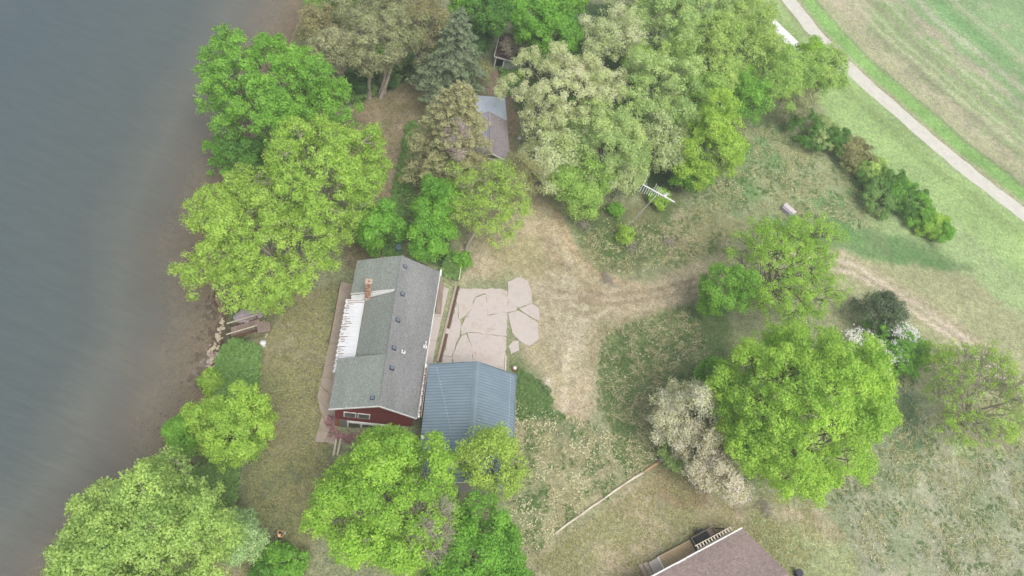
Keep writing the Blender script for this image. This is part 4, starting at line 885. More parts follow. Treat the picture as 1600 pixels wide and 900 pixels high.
for i, (x, y, r, h, mt, lb) in enumerate([(520, 6, 36, 7, 'green', 'rounded green tree at the top edge against the lake'), (600, 118, 20, 3, 'dark', 'dark evergreen shrub under the budding trees'), (560, 132, 18, 3, 'dark', 'dark undergrowth shrub between the two pale trunks'),
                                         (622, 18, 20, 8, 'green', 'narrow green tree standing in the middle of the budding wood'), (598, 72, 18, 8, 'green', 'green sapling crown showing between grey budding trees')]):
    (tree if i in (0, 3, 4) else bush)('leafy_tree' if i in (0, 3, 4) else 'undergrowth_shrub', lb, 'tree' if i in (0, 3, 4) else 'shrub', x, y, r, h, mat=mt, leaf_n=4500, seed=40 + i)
# --- spruces
spruce('tall grey green spruce with pointed top above the olive spruce', (700, 145), 13.5, 74, 'spruce', 50, leaf_n=34000)
spruce('broad olive yellow spruce hiding the left side of the mauve roofed shed', (694, 280), 15.5, 78, 'yellowspruce', 51, 210, 46000, taper=.6, droop=.1, leaf=.2)
# --- dark green wood at the top middle
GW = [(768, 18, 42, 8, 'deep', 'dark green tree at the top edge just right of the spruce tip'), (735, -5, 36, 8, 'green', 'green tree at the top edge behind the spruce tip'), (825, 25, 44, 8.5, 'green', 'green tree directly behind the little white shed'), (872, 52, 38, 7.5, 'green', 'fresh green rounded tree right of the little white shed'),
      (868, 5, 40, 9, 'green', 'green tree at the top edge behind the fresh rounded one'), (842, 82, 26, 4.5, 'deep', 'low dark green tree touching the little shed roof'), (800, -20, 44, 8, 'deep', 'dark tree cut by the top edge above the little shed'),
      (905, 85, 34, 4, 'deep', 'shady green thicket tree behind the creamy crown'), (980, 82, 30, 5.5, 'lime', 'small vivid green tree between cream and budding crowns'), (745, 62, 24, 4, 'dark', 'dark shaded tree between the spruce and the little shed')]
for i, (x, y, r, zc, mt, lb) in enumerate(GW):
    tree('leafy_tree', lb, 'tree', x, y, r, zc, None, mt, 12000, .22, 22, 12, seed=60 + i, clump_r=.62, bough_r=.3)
tree('bare_tree', 'leafless grey tree sprawling over the little shed roof', 'tree', 808, 78, 24, 4.2, 2., 'bud', 500, .12, 14, 12, bark='palebark', seed=75, twigs=1., deadtwigs=4, base=(832, 112), trunk_r=.1)
# --- cream and sage wood in the middle right
CW = [(880, 150, 76, 8, 'cream', 30000, 'broad creamy white leafed tree right of the mauve roofed shed'), (862, 238, 52, 5.5, 'cream', 14000, 'pale creamy tree hanging low beside the shed wall'), (955, 60, 44, 8.5, 'cream', 9000, 'thin cream budding tree with bare trunk showing near the top'),
      (1020, 150, 66, 8.5, 'sage', 22000, 'wide pale sage tree in the middle of the wood'), (950, 230, 62, 7, 'sage', 19000, 'sage green tree below the creamy crown'), (1036, 216, 44, 6.5, 'cream', 11000, 'cream tinted tree above the tilted aerial'),
      (912, 292, 46, 4.5, 'palegreen', 13000, 'low green tree at the front corner of the wood by the drive'), (978, 272, 30, 5, 'cream', 7000, 'small creamy tree overhanging the shaded grass behind the aerial'), (1040, 40, 52, 8.5, 'sage', 15000, 'hazy sage tree at the top right of the wood'),
      (1100, 95, 62, 8, 'palegreen', 18000, 'hazy pale green tree below the top of the wood'), (1110, 22, 54, 8.5, 'sage', 14000, 'pale sage tree near the top edge above the hazy green tree'), (1170, 80, 54, 8, 'palegreen', 14000, 'pale green tree near the parked white trailer'), (1002, -8, 46, 8, 'sage', 9000, 'pale tree cut by the top edge in the hazy wood'),
      (1165, 22, 44, 8, 'palegreen', 10000, 'light green tree screening the far end of the white trailer'), (1215, 118, 50, 7.5, 'palegreen', 13000, 'airy pale green tree beside the gravel road'), (1090, 165, 44, 7.5, 'palegreen', 11000, 'mid green tree behind the vivid lime tree'),
      (1160, 150, 40, 6.5, 'green', 9500, 'green tree between the lime tree and the road side trees')]
for i, (x, y, r, zc, mt, n, lb) in enumerate(CW):
    th = mt == 'cream' or mt == 'sage'
    tree('pale_tree' if th else 'leafy_tree', lb, 'tree', x, y, r * 1.12, zc, None, mt, int(n * 1.15), .19, 30, 13, bark='palebark' if th else 'bark', seed=80 + i, twigs=.5 if th else .3, deadtwigs=1 if th else 0, clump_r=.66, gap=.08 if th else 0, bough_r=.27, lump=.22)
tree('shade_tree', 'vivid lime green tree standing right of the tilted aerial', 'tree', 1102, 236, 56, 6.8, 7.4, 'lime', 27000, .2, 32, 14, seed=110, base=(1092, 300), clump_r=.62)
tree('leafy_tree', 'open green tree leaning out over the gravel road', 'tree', 1278, 112, 48, 5.5, 4., 'palegreen', 11000, .2, 26, 12, seed=111, base=(1258, 180), twigs=.8, deadtwigs=1)
tree('leafy_tree', 'bright green tree top touching the gravel road edge below the trailer', 'tree', 1262, 82, 20, 6, 3., 'lime', 3500, .2, 12, 10, seed=112)
tree('thin_tree', 'slender olive leafed tree with bare stems behind the hedge end', 'tree', 1240, 158, 32, 4.5, 3.4, 'bud', 4500, .18, 18, 10, seed=113, twigs=1., deadtwigs=2, bark='palebark')
tree('bare_tree', 'dead pinkish grey tree standing out of the olive spruce', 'tree', 712, 216, 26, 9.5, 3.2, 'bud', 300, .1, 18, 12, bark='pinkbark', seed=76, twigs=1., deadtwigs=4, trunk_r=.12)
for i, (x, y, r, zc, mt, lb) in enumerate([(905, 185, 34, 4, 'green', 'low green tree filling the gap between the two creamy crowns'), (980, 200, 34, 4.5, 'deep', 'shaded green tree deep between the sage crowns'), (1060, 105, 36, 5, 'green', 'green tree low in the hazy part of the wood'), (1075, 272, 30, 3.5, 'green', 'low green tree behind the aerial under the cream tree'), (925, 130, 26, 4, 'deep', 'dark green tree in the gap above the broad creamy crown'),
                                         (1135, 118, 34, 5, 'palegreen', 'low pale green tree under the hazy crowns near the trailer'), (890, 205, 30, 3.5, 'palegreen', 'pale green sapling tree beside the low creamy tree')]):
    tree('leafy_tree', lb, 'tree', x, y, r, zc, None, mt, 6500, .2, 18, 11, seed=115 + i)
# --- hedge going down to the right
HG = [(1262, 205, 24, 'deep'), (1285, 212, 20, 'sage'), (1305, 222, 20, 'deep'), (1325, 236, 18, 'olive'), (1345, 252, 22, 'olive'), (1362, 270, 20, 'palegreen'), (1378, 285, 24, 'deep'), (1372, 312, 20, 'ivy'), (1402, 300, 22, 'green'), (1418, 318, 20, 'deep'), (1436, 335, 18, 'green'), (1455, 350, 17, 'lime'), (1466, 362, 12, 'green')]
HL = ['dark shrub at the top end of the hedge below the road side trees', 'second hedge shrub, dark green with grey leaves', 'third hedge shrub, blackish green and rounded', 'small olive shrub in the upper part of the hedge', 'pale brown twiggy shrub in the middle of the hedge', 'bluish green shrub just below the brown twiggy one', 'largest dark green shrub in the lower hedge', 'low shrub on the meadow side of the lower hedge',
      'fresh green shrub on the road side of the hedge', 'dark green shrub just past the bulging part of the hedge', 'light green shrub near the lower end of the hedge', 'yellow green shrub second from the lower hedge end', 'smallest shrub closing the lower end of the hedge']
for i, (x, y, r, mt) in enumerate(HG): bush('hedge_shrub', HL[i], 'shrub', x, y, r * 1.6, 2.6, mt, 7500, 130 + i, group='shrubs of the hedge along the road meadow', leaf=.18)
# --- around the shed and the drive
tree('thin_tree', 'sparse yellow green tree between the shed gable and the drive', 'tree', 764, 318, 66, 6.5, 5.2, 'yellowgreen', 11500, .17, 34, 12, seed=150, twigs=.9, deadtwigs=2, bark='palebark', gap=.2, base=(728, 390))
tree('thin_tree', 'olive thin leafed tree at the shed corner beside the dirt drive', 'tree', 805, 285, 34, 5.5, 4., 'olive', 5500, .16, 20, 12, seed=151, twigs=1., deadtwigs=3, bark='palebark', gap=.2)
tree('leafy_tree', 'deep green tree behind the house roof, left of the sparse yellow one', 'tree', 682, 325, 40, 4.5, 3.6, 'green', 12000, .21, 22, 12, seed=152)
tree('leafy_tree', 'green tree overhanging the far corner of the grey roof', 'tree', 672, 375, 34, 3.8, 3.2, 'green', 9500, .21, 20, 11, seed=153)
bush('shrub', 'small bright green shrub at the foot of the wooden rail', 'shrub', 722, 405, 14, 1.6, 'green', 1500, 154)
bush('shrub', 'thin yellowish shrub tree between the grey spruce and the shed', 'shrub', 745, 118, 24, 4, 'olive', 2600, 155, leaf=.17)
bush('sapling', 'tiny green sapling on the dark grass left of the aerial', 'sapling', 962, 328, 11, 1.5, 'green', 900, 156)
bush('sapling', 'little lime sapling growing at the foot of the aerial mast', 'sapling', 978, 368, 13, 1.8, 'lime', 1100, 157)
bush('shrub', 'lime shrub right under the tilted aerial', 'shrub', 1030, 312, 18, 2., 'lime', 1800, 158)
# --- right side
tree('thin_tree', 'airy yellow green tree with spreading bare limbs above the big lime tree', 'tree', 1226, 422, 98, 6.5, 4.8, 'lime', 24000, .17, 44, 12, seed=170, base=(1188, 478), twigs=.9, deadtwigs=1, gap=.12, lump=.2)
tree('leafy_tree', 'compact deep green tree on the left of the airy yellow green one', 'tree', 1128, 455, 36, 5.2, 4.8, 'green', 11000, .21, 22, 12, seed=171)
tree('shade_tree', 'largest lime green tree of the photo, right of the cream blossoming tree', 'tree', 1240, 640, 134, 10.5, 9.8, 'lime', 92000, .2, 100, 17, seed=172, base=(1218, 720), twigs=.3, clump_r=.62, bough_r=.2, lump=.06, inner=.62)
tree('leafy_tree', 'small mid green tree tucked behind the largest lime tree', 'tree', 1108, 585, 22, 3.5, 2.8, 'green', 3500, .2, 12, 10, seed=173)
tree('blossom_tree', 'cream flowered tree with grey twigs left of the largest lime tree', 'tree', 1078, 652, 56, 5.5, 4.8, 'flower', 22000, .17, 30, 13, seed=174, bark='palebark', twigs=1., deadtwigs=3, gap=.15, lump=.25, base=(1095, 700))
tree('blossom_tree', 'middle cream flowered tree joining the upper and the lower flowered crowns', 'tree', 1096, 700, 44, 5, 3.8, 'flower', 13000, .17, 22, 12, seed=180, bark='bark', twigs=1., deadtwigs=3, gap=.15, lump=.3)
tree('blossom_tree', 'lower cream flowered tree beside the end of the log border', 'tree', 1118, 742, 42, 4.5, 3.8, 'flower', 13000, .17, 22, 12, seed=175, bark='palebark', twigs=1., deadtwigs=3, gap=.15, lump=.25)
bush('shrub', 'grey green shrub at the top end of the log border', 'shrub', 1052, 712, 26, 2.6, 'sage', 3600, 176)
spr = tree('juniper_tree', 'dark olive juniper standing behind the white blossoming bush', 'tree', 1374, 492, 34, 3.2, 2.8, 'juniper', 14000, .17, 24, 12, seed=177)
lil = bush('blossom_bush', 'round green bush covered in white blossom in front of the dark juniper', 'bush', 1400, 551, 54, 4., 'green', 15000, 178, boughs=26, clumps=11)
tree('thin_tree', 'sparse branching tree with thin leaves at the right edge', 'tree', 1532, 625, 88, 6.5, 5.2, 'lime', 13000, .16, 44, 12, seed=179, base=(1508, 668), twigs=1., deadtwigs=3, gap=.3, lump=.25, bark='palebark', stems=3)
# --- bottom
tree('shade_tree', 'big yellow green tree in front of the red gable with pale dead limbs', 'tree', 612, 784, 114, 8.5, 6.4, 'lime', 56000, .2, 66, 16, seed=190, base=(640, 850), twigs=.5, deadtwigs=2, bark='palebark', bare=.05, clump_r=.6, bough_r=.22, lump=.1)
tree('shade_tree', 'airy lime tree spreading over the lower end of the blue garage roof', 'tree', 766, 722, 52, 7.5, 3.6, 'yellowgreen', 9500, .18, 34, 13, seed=191, base=(772, 800), twigs=.6, gap=.25)
tree('shade_tree', 'green tree at the bottom edge below the blue garage', 'tree', 742, 872, 84, 6.5, 4.6, 'green', 32000, .2, 44, 14, seed=192, twigs=.3, bough_r=.24)
tree('bare_tree', 'pale leafless tree tangled between the two bottom middle trees', 'tree', 662, 822, 50, 9.5, 4.5, 'bud', 300, .12, 26, 12, bark='palebark', seed=193, twigs=1., deadtwigs=4, trunk_r=.2, low=-.8)
tree('shade_tree', 'wide yellow green lakeside tree filling the bottom left corner', 'tree', 226, 846, 122, 8.5, 6.4, 'palegreen', 52000, .2, 62, 16, seed=194, base=(300, 850), twigs=.4, bark='palebark', bough_r=.24, lump=.2)
tree('shade_tree', 'second lakeside tree at the bottom edge left of the wide one', 'tree', 160, 905, 80, 7, 4.5, 'palegreen', 18000, .2, 34, 14, seed=195, twigs=.4, bark='palebark')
tree('silver_tree', 'silvery grey green willow at the lawn edge in the bottom left', 'tree', 366, 838, 38, 4.5, 3.4, 'silver', 10000, .18, 24, 12, seed=196, bark='palebark')
bush('shrub', 'bright green shrub next to the standing person', 'shrub', 442, 884, 34, 2.6, 'green', 7000, 197)
tree('leafy_tree', 'fresh lime tree on the bank halfway down the lake side lawn', 'tree', 362, 670, 60, 5.5, 4., 'lime', 22000, .19, 32, 13, seed=198, base=(352, 700), clump_r=.55)
tree('leafy_tree', 'green tree over the water left of the fresh lime tree', 'tree', 294, 680, 30, 4.2, 3., 'green', 8000, .19, 18, 11, seed=199)
bush('shrub', 'small lime shrub above the shore stones', 'shrub', 332, 598, 18, 2.2, 'lime', 2600, 200)
bush('shrub', 'green shrub at the bottom edge beneath the shaded border', 'shrub', 415, 905, 26, 2.4, 'deep', 3500, 201)
# white blossom of the bush, on the upper side of its crown
rng = np.random.default_rng(8); bl = np.array(lil.location); Rb = 54 * P(1394, 550, bl[2] + 2)[1]; cb = P(1394, 550, bl[2] + 2)[0]
pos = []
for (px, py) in [(1335, 518), (1342, 530), (1350, 515), (1338, 540), (1352, 530), (1362, 522), (1358, 545), (1370, 552), (1380, 545), (1395, 545), (1390, 562), (1378, 568), (1400, 512), (1408, 518), (1416, 522), (1426, 528), (1400, 525), (1412, 532), (1374, 540), (1365, 560), (1405, 560), (1422, 538), (1392, 515), (1428, 520), (1418, 512), (1386, 555), (1396, 520), (1410, 508), (1346, 522), (1388, 575)]:
    q = P(px, py, bl[2] + 3.6)[0]; r2 = min(.9, ((q[0] - cb[0]) ** 2 + (q[1] - cb[1]) ** 2) / Rb ** 2); zt_ = cb[2] + 2.35 * math.sqrt(1 - r2) + .1
    n = 95; pos.append(np.array([q[0], q[1], zt_]) + rng.normal(0, 1, (n, 3)) * [.36, .36, .16])
pos = np.vstack(pos)
leaves('blossom', rng, pos - bl, np.tile([0, 0, 1.], (len(pos), 1)), .15, rng.random(len(pos)), M['blossom'], lil)

# ------------------------------------------------------------------ ground cover (nobody could count it)
def cover(name, label, poly, n, size, mat, seed, hgt=.25, blades=5, clump=1.2, thr=.35, lean=.6, asp=.16):
    rng = np.random.default_rng(seed); pl = np.array(gp(poly)); lo_, hi_ = pl.min(0), pl.max(0)
    p = rng.uniform(lo_, hi_, (n * 3, 2)); d = pip_sd([tuple(q) for q in pl], p[:, 0], p[:, 1]); p = p[(d > -.3 + rng.random(len(p)) * .8)]
    p = p[vn(p[:, 0] + seed, p[:, 1], clump) * .65 + vn(p[:, 0], p[:, 1] + seed, clump * 3.3) * .35 > thr + rng.random(len(p)) * .2 - .1][:n]
    k = len(p)
    if not k: return
    c = np.repeat(p, blades, 0) + rng.normal(0, size * .55, (k * blades, 2)); z = terrain(c[:, 0], c[:, 1])
    n_keep = 0; pos = np.column_stack([c, z + hgt * (vn(c[:, 0], c[:, 1], 1.1) - .35 if hgt > .4 else 0) + hgt * .3 + rng.random(len(c)) * hgt * .6])
    flowdir = np.column_stack([np.cos(vn(c[:, 0], c[:, 1], 5.) * 9), np.sin(vn(c[:, 0], c[:, 1], 5.) * 9), np.full(len(c), .25)])
    n_ = unit(rng.normal(0, lean, (len(c), 3)) + [0, 0, 1]); t = unit(flowdir + rng.normal(0, .7, (len(c), 3)) * [1, 1, .3]); b_ = unit(np.cross(n_, t)); s = (size * rng.uniform(.6, 1.4, len(c)))[:, None]
    V = np.stack([pos + t * s, pos - t * s * .7 + b_ * s * asp, pos - t * s * .7 - b_ * s * asp], 1).reshape(-1, 3)
    tag(link(name, np_mesh(name, V, 3, rng.random(len(c)))), kind='stuff'); o = bpy.data.objects[-1] if False else None
def cover_m(name, mat, *a, **k):
    before = set(bpy.data.objects); cover(name, None, *a, mat=mat, **k)
    for o in set(bpy.data.objects) - before: o.data.materials.append(M[mat])
M['drygrass'] = leaf_mat('dry_grass', (166, 162, 126), (126, 126, 90), .2); M['seedhead'] = leaf_mat('pale_seed_heads', (186, 184, 152), (154, 154, 118), .2); M['weed'] = leaf_mat('green_weed', (98, 120, 68), (70, 94, 50), .25)
M['lawn'] = leaf_mat('lawn_blades', (150, 148, 100), (96, 100, 58), .2)
MEAD_E = [(1130, 180), (1240, 200), (1350, 280), (1380, 360), (1240, 350), (1150, 330), (1060, 330), (1090, 290)]
MEAD_S = [(1300, 600), (1440, 560), (1640, 600), (1700, 1000), (1400, 950), (1330, 830), (1290, 760)]
MEAD_C = [(806, 620), (870, 640), (1010, 700), (1010, 730), (900, 810), (820, 880), (790, 900), (800, 700)]
ROUGH_N = [(890, 340), (1040, 350), (1100, 330), (1150, 390), (1000, 430), (930, 425)]
ROUGH_M = [(940, 520), (1080, 480), (1130, 600), (1060, 730), (1000, 720), (935, 640)]
for i, (poly, n1, n2, n3) in enumerate([(MEAD_E, 1500, 300, 1100), (MEAD_S, 2400, 500, 1800), (MEAD_C, 600, 1000, 1100), (ROUGH_N, 900, 120, 900), (ROUGH_M, 800, 260, 1300)]):
    cover_m('dry_grass', 'drygrass', poly, n1, .34, seed=300 + i, thr=.5, blades=5, asp=.09, hgt=.15)
    cover_m('seed_heads', 'seedhead', poly, n2, .09, seed=320 + i, thr=.45, blades=3, asp=.5)
    cover_m('weeds', 'weed', poly, n3, .2, seed=340 + i, thr=.5, blades=5, asp=.2, hgt=.15)
LAWN_W = [(412, 480), (530, 450), (515, 640), (510, 720), (470, 900), (380, 900), (400, 600)]
cover_m('lawn_grass', 'lawn', LAWN_W, 6000, .1, seed=360, thr=.3, hgt=.06, blades=4, asp=.25)
cover_m('lawn_grass', 'lawn', [(830, 880), (1030, 735), (1300, 790), (1360, 900), (1000, 990)], 6000, .12, seed=361, thr=.35, hgt=.06, blades=4, asp=.25)
cover_m('dry_grass', 'drygrass', [(830, 880), (1030, 735), (1300, 790), (1360, 900), (1000, 990)], 2500, .14, seed=362, thr=.45, hgt=.06, blades=4, asp=.2)
cover_m('ivy', 'ivy', [(368, 535), (405, 545), (402, 600), (385, 640), (345, 640), (335, 590), (352, 545)], 2600, .2, seed=370, thr=.12, hgt=.9, blades=9, asp=.5)
cover_m('ivy', 'ivy', [(300, 735), (372, 725), (366, 790), (310, 800)], 1600, .2, seed=371, thr=.15, hgt=.7, blades=8, asp=.5)
cover_m('ivy', 'ivy', [(640, 190), (652, 200), (640, 330), (625, 400), (600, 400), (615, 300)], 1500, .22, seed=372, thr=.2, hgt=.6, blades=8, asp=.5)
cover_m('ivy', 'ivy', [(560, 160), (640, 120), (650, 90), (560, 100), (500, 150)], 1500, .22, seed=373, thr=.3, hgt=.6, blades=8, asp=.5)
cover_m('weeds', 'weed', [(808, 575), (855, 610), (865, 650), (810, 655)], 900, .2, seed=374, thr=.3, blades=5, asp=.3)
cover_m('ivy', 'ivy', [(700, 400), (720, 405), (716, 440), (690, 425)], 500, .2, seed=375, thr=.1, hgt=.5, blades=8, asp=.5)
cover_m('ivy', 'ivy', [(780, 105), (812, 112), (818, 140), (795, 150)], 500, .2, seed=376, thr=.2, hgt=.5, blades=8, asp=.5)
cover_m('red_leaved_border', 'red_leaf', [(512, 650), (522, 655), (525, 676), (560, 678), (560, 690), (530, 690), (515, 680)], 90, .13, seed=377, thr=.0, hgt=.5, blades=8, asp=.6)

# ------------------------------------------------------------------ small things
def rock_mesh(seed, n=7):
    rr = random.Random(seed); mb = MB(); mb.ball((0, 0, 0), 1, n, 4, .6); mb.v = [(x * rr.uniform(.75, 1.2), y * rr.uniform(.75, 1.2), z * rr.uniform(.8, 1.2)) for x, y, z in mb.v]; return mb.mesh('rock')
RK = [[rock_mesh(i) for i in range(4)] for _ in range(4)]
for row, mt in zip(RK, ('paleRock', 'darkRock', 'rock', 'oldwood')):
    for me in row: me.materials.append(M[mt])
rr = random.Random(31)
def scatter_rocks(n, fx, size, mats, label, group, zoff=.05):
    for i in range(n):
        px, py = fx(); z = float(G(px, py)[2]); p = G(px, py); s = rr.uniform(*size)
        o = link('stone', RK[rr.choice(mats)][rr.randrange(4)]); o.location = (p[0], p[1], max(p[2], WATER - .35) + zoff * s); o.rotation_euler = (0, 0, rr.uniform(0, 6.28)); o.scale = (s, s * rr.uniform(.6, 1), s * .8)
        tag(o, label, 'stone', group)
def along(pts, spread):
    def f():
        i = rr.randrange(len(pts) - 1); t = rr.random(); return (pts[i][0] + (pts[i + 1][0] - pts[i][0]) * t + rr.gauss(0, spread), pts[i][1] + (pts[i + 1][1] - pts[i][1]) * t + rr.gauss(0, spread))
    return f
scatter_rocks(130, along([(350, 492), (340, 530), (334, 560), (330, 590)], 4), (.1, .3), [0, 0, 1, 3], 'pale stone among the shore rocks below the wooden lake stairs', 'shore stones below the stairs')
scatter_rocks(12, along([(331, 545), (333, 578)], 3), (.25, .42), [0, 0, 3], 'larger tan boulder at the water edge below the ivy bank', 'larger tan boulders on the shore')
scatter_rocks(60, along([(284, 715), (280, 750), (290, 745)], 5), (.2, .5), [1, 1, 0], 'dark brown shore stone near the bottom left tree', 'dark shore stones by the lower bank')
scatter_rocks(90, along([(330, 470), (324, 500), (316, 560), (312, 600)], 8), (.12, .3), [1, 1, 2], 'small dark stone lying under the shallow water', 'dark stones in the shallow water', .7)
scatter_rocks(60, along([(300, 560), (290, 620), (262, 680), (240, 700)], 20), (.08, .2), [1, 2], 'scattered dark pebble on the shallow lake bed', 'pebbles scattered on the lake bed', .3)
# pits and piles of stone on land
for lab, (px, py), n, s_, sz, mts in (('ring of pale rubble around a small pit beside the blue garage', (849, 615), 22, 6, (.12, .3), [0, 0, 2]), ('pale dirt and twig pile beside the mown path bend', (541, 176), 26, 5, (.15, .4), [0, 3]), ('row of pale bricks lying in front of the little shed', (786, 125), 12, 6, (.12, .25), [0, 3])):
    p0 = G(px, py); root = thing('rubble_pile', lab, 'pile', tuple(p0))
    for i in range(n):
        q = G(px + rr.gauss(0, s_), py + rr.gauss(0, s_ * .6)); s = rr.uniform(*sz); o = link('stone', RK[rr.choice(mts)][rr.randrange(4)], None, root); o.location = tuple(q - p0 + [0, 0, .03]); o.scale = (s, s * .7, s * .7); o.rotation_euler = (0, 0, rr.random() * 6)
# log border
lg = thing('log_border', 'long pale weathered log border between the meadow and the lower lawn', 'border', tuple(G(1030, 722)))
pts = [(1030, 722), (1004, 739), (975, 757), (944, 779), (905, 806), (868, 833)]; p0 = G(1030, 722)
for i, (a, b) in enumerate(zip(pts[:-1], pts[1:])):
    A_ = G(*a) - p0; B_ = G(*b) - p0; MB().tube([tuple(A_ + [0, 0, .12]), tuple((A_ * .5 + B_ * .5) + [0, .05, .15]), tuple(B_ * .985 + A_ * .015 + [0, 0, .1])], [(.2, .16, .12)[min(i, 2)], .14 - .01 * i, .1], 8).build('log', simple('orange_brown_log', (172, 144, 108), .3, 3.) if i == 0 else M['palewood'], lg, True)
MB().tube([(-.1, .1, .15), (.75, .55, .2)], [.24, .2], 9).build('log', M['rock'], lg, True)
# aerial
mb_, mt_ = np.array(P(977, 357, 0)[0]), None
AH = 9.
top = np.array(P(1024, 307, AH)[0])
an = thing('tilted_aerial', 'white television aerial on a leaning thin mast beside the wood', 'aerial', tuple(mb_))
MB().tube([(0, 0, -.2), tuple(top - mb_)], .055, 6).build('mast', M['whitesheet'], an)
A_ = np.array(P(1005, 288.5, AH)[0]) - mb_; B_ = np.array(P(1054, 316, AH)[0]) - mb_
MB().bar(A_, B_, .11, .08).build('boom', M['white'], an)
bd = B_ - A_; el_ = np.array(P(1011, 277, AH)[0]) - np.array(P(997, 304, AH)[0]); el_ /= np.linalg.norm(el_)
for k, (t, l0, l1) in enumerate([(.0, .95, -1.15), (.07, .0, -1.1), (.14, .0, -1.1), (.2, .0, -1.0), (.27, .1, -1.0), (.33, 1.0, -.95), (.39, .85, -.6), (.45, .75, -.55), (.51, .65, -.5), (.57, .55, -.4), (.63, .4, -.3)]):
    c_ = A_ + bd * t; MB().bar(c_ + el_ * l0 * 1.1 + [0, 0, .04], c_ + el_ * l1 * 1.1 + [0, 0, .04], .035).build('element', M['white'], an)
for s_ in (-.35, .35):
    c_ = A_ + bd * .66; MB().bar(c_, c_ + el_ * s_ + np.array([0, 0, .35]) + bd * .06, .05).build('reflector_arm', M['white'], an)
for k in range(5):
    for s_ in (-1, 1): c_ = A_ + bd * .66 + (el_ * .35 * s_ + np.array([0, 0, .35]) + bd * .06) * (k + 1) / 5; MB().bar(c_ - bd * .05, c_ + bd * .05, .03).build('reflector_rod', M['white'], an)
c_ = A_ + bd * .69; MB().box(c_[0] - .12, c_[0] + .12, c_[1] - .12, c_[1] + .12, c_[2] - .05, c_[2] + .14).build('coupler_box', M['white'], an)
for k in range(8): c_ = A_ + bd * (.73 + k * .032); MB().bar(c_ + el_ * .12 + [0, 0, .04], c_ - el_ * .12 + [0, 0, .04], .03).build('director', M['white'], an)
q = (top - mb_) * .5; MB().bar(q + [-.35, .1, 0], q + [.35, -.1, .05], .04).build('bracket', M['oldwood'], an)
# white trailer by the road
A_ = np.array(P(1191, 23, 1.6)[0]); B_ = np.array(P(1243, 74, 1.6)[0]); d_ = (B_ - A_)[:2]; L_ = np.hypot(*d_); an_ = math.atan2(d_[1], d_[0])
tt = thing('camper_trailer', 'long white camper trailer with rounded end parked beside the gravel road', 'trailer', (A_[0], A_[1], 0), an_)
L_ = 9.5
prof = [(L_, .0), (L_, -2.5), (.9, -2.5), (.35, -2.3), (.05, -1.8), (0, -1.25), (.05, -.7), (.35, -.2), (.9, 0)]
MB().prism(prof, .55, 2.5).build('body', M['whitesheet'], tt); MB().prism([(x * .97 + .14, y * .94 - .07) for x, y in prof], 2.502, 2.6).build('roof', M['white'], tt)
MB().box(.35, 1.7, -2.1, -.5, 2.6, 2.72).build('roof_hatch', simple('lavender_plastic', (176, 172, 196), .1, 2.), tt); MB().box(4, 4.7, -1.6, -.9, 2.6, 2.78).build('roof_vent', M['white'], tt)
for k in range(3): MB().box(2. + k * 2.3, 3.1 + k * 2.3, -.0, .03, 1.4, 2.0).build('window', M['glass'], tt)
for x in (4.6, 5.6): MB().tube([(x, -2.45, .36), (x, -2.2, .36)], .36, 14).build('wheel', M['black'], tt); MB().tube([(x, -.3, .36), (x, -.05, .36)], .36, 14).build('wheel', M['black'], tt)
MB().bar((.2, -1.25, .55), (-1.2, -1.25, .5), .12).build('drawbar', M['ventdark'], tt)
# stone bench on the meadow
A_ = G(1229, 332); bn = thing('stone_block', 'grey mauve weathered box lying alone on the green meadow', 'box', tuple(A_), R_(-28))
MB().box(-.85, .85, -.45, .45, 0, .62).build('body', simple('weathered_grey', (150, 146, 158), .15, 2.), bn); MB().slab([(-.9, -.1, .7), (.9, -.1, .7), (.9, .52, .78), (-.9, .52, .78)], .07).build('lid', simple('weathered_lid', (196, 184, 184), .12, 3.), bn); MB().box(.6, .9, -.5, -.2, .1, .5).build('patch', simple('teal_plastic', (86, 160, 160), .1, 2.), bn)
# birdbath
A_ = G(412, 540); bb = thing('birdbath', 'white round birdbath on the lawn edge below the lake stairs', 'birdbath', tuple(A_))
MB().tube([(0, 0, 0), (0, 0, .08), (0, 0, .1), (0, 0, .6)], [.2, .2, .09, .08], 12).build('pedestal', M['white'], bb, True); MB().tube([(0, 0, .6), (0, 0, .68), (0, 0, .76), (0, 0, .77), (0, 0, .71)], [.1, .26, .34, .3, .3], 16).build('bowl', M['white'], bb, True)
A_ = G(414, 528); bb = thing('small_post', 'short pale wooden post just above the white birdbath', 'post', tuple(A_)); MB().bar((0, 0, -.1), (.15, .3, .5), .12).build('stake', M['palewood'], bb)
# barrel and ball behind the house
A_ = G(622, 392); bb = thing('blue_barrel', 'dull teal barrel standing behind the far end of the house', 'barrel', tuple(A_))
MB().tube([(0, 0, 0), (0, 0, .3), (0, 0, .6), (0, 0, .9)], [.36, .4, .4, .36], 14).build('drum', simple('teal_barrel', (96, 124, 128), .12, 2., .5), bb, True); MB().tube([(0, 0, .9), (0, 0, .94)], .33, 14).build('lid', M['bluemetal'], bb)
A_ = G(617, 386); bb = thing('white_bucket', 'small white bucket beside the teal barrel behind the house', 'bucket', tuple(A_)); MB().tube([(0, 0, 0), (0, 0, .42)], [.15, .2], 12).build('pail', M['white'], bb); MB().tube([(0, 0, .42), (0, 0, .44)], .21, 12).build('lid', M['whitesheet'], bb)
A_ = G(642, 259); bb = thing('white_bucket', 'white bucket lying in the ivy left of the olive spruce', 'bucket', tuple(A_)); MB().tube([(0, 0, .4), (.4, -.1, .42)], [.2, .24], 12).build('pail', M['white'], bb)
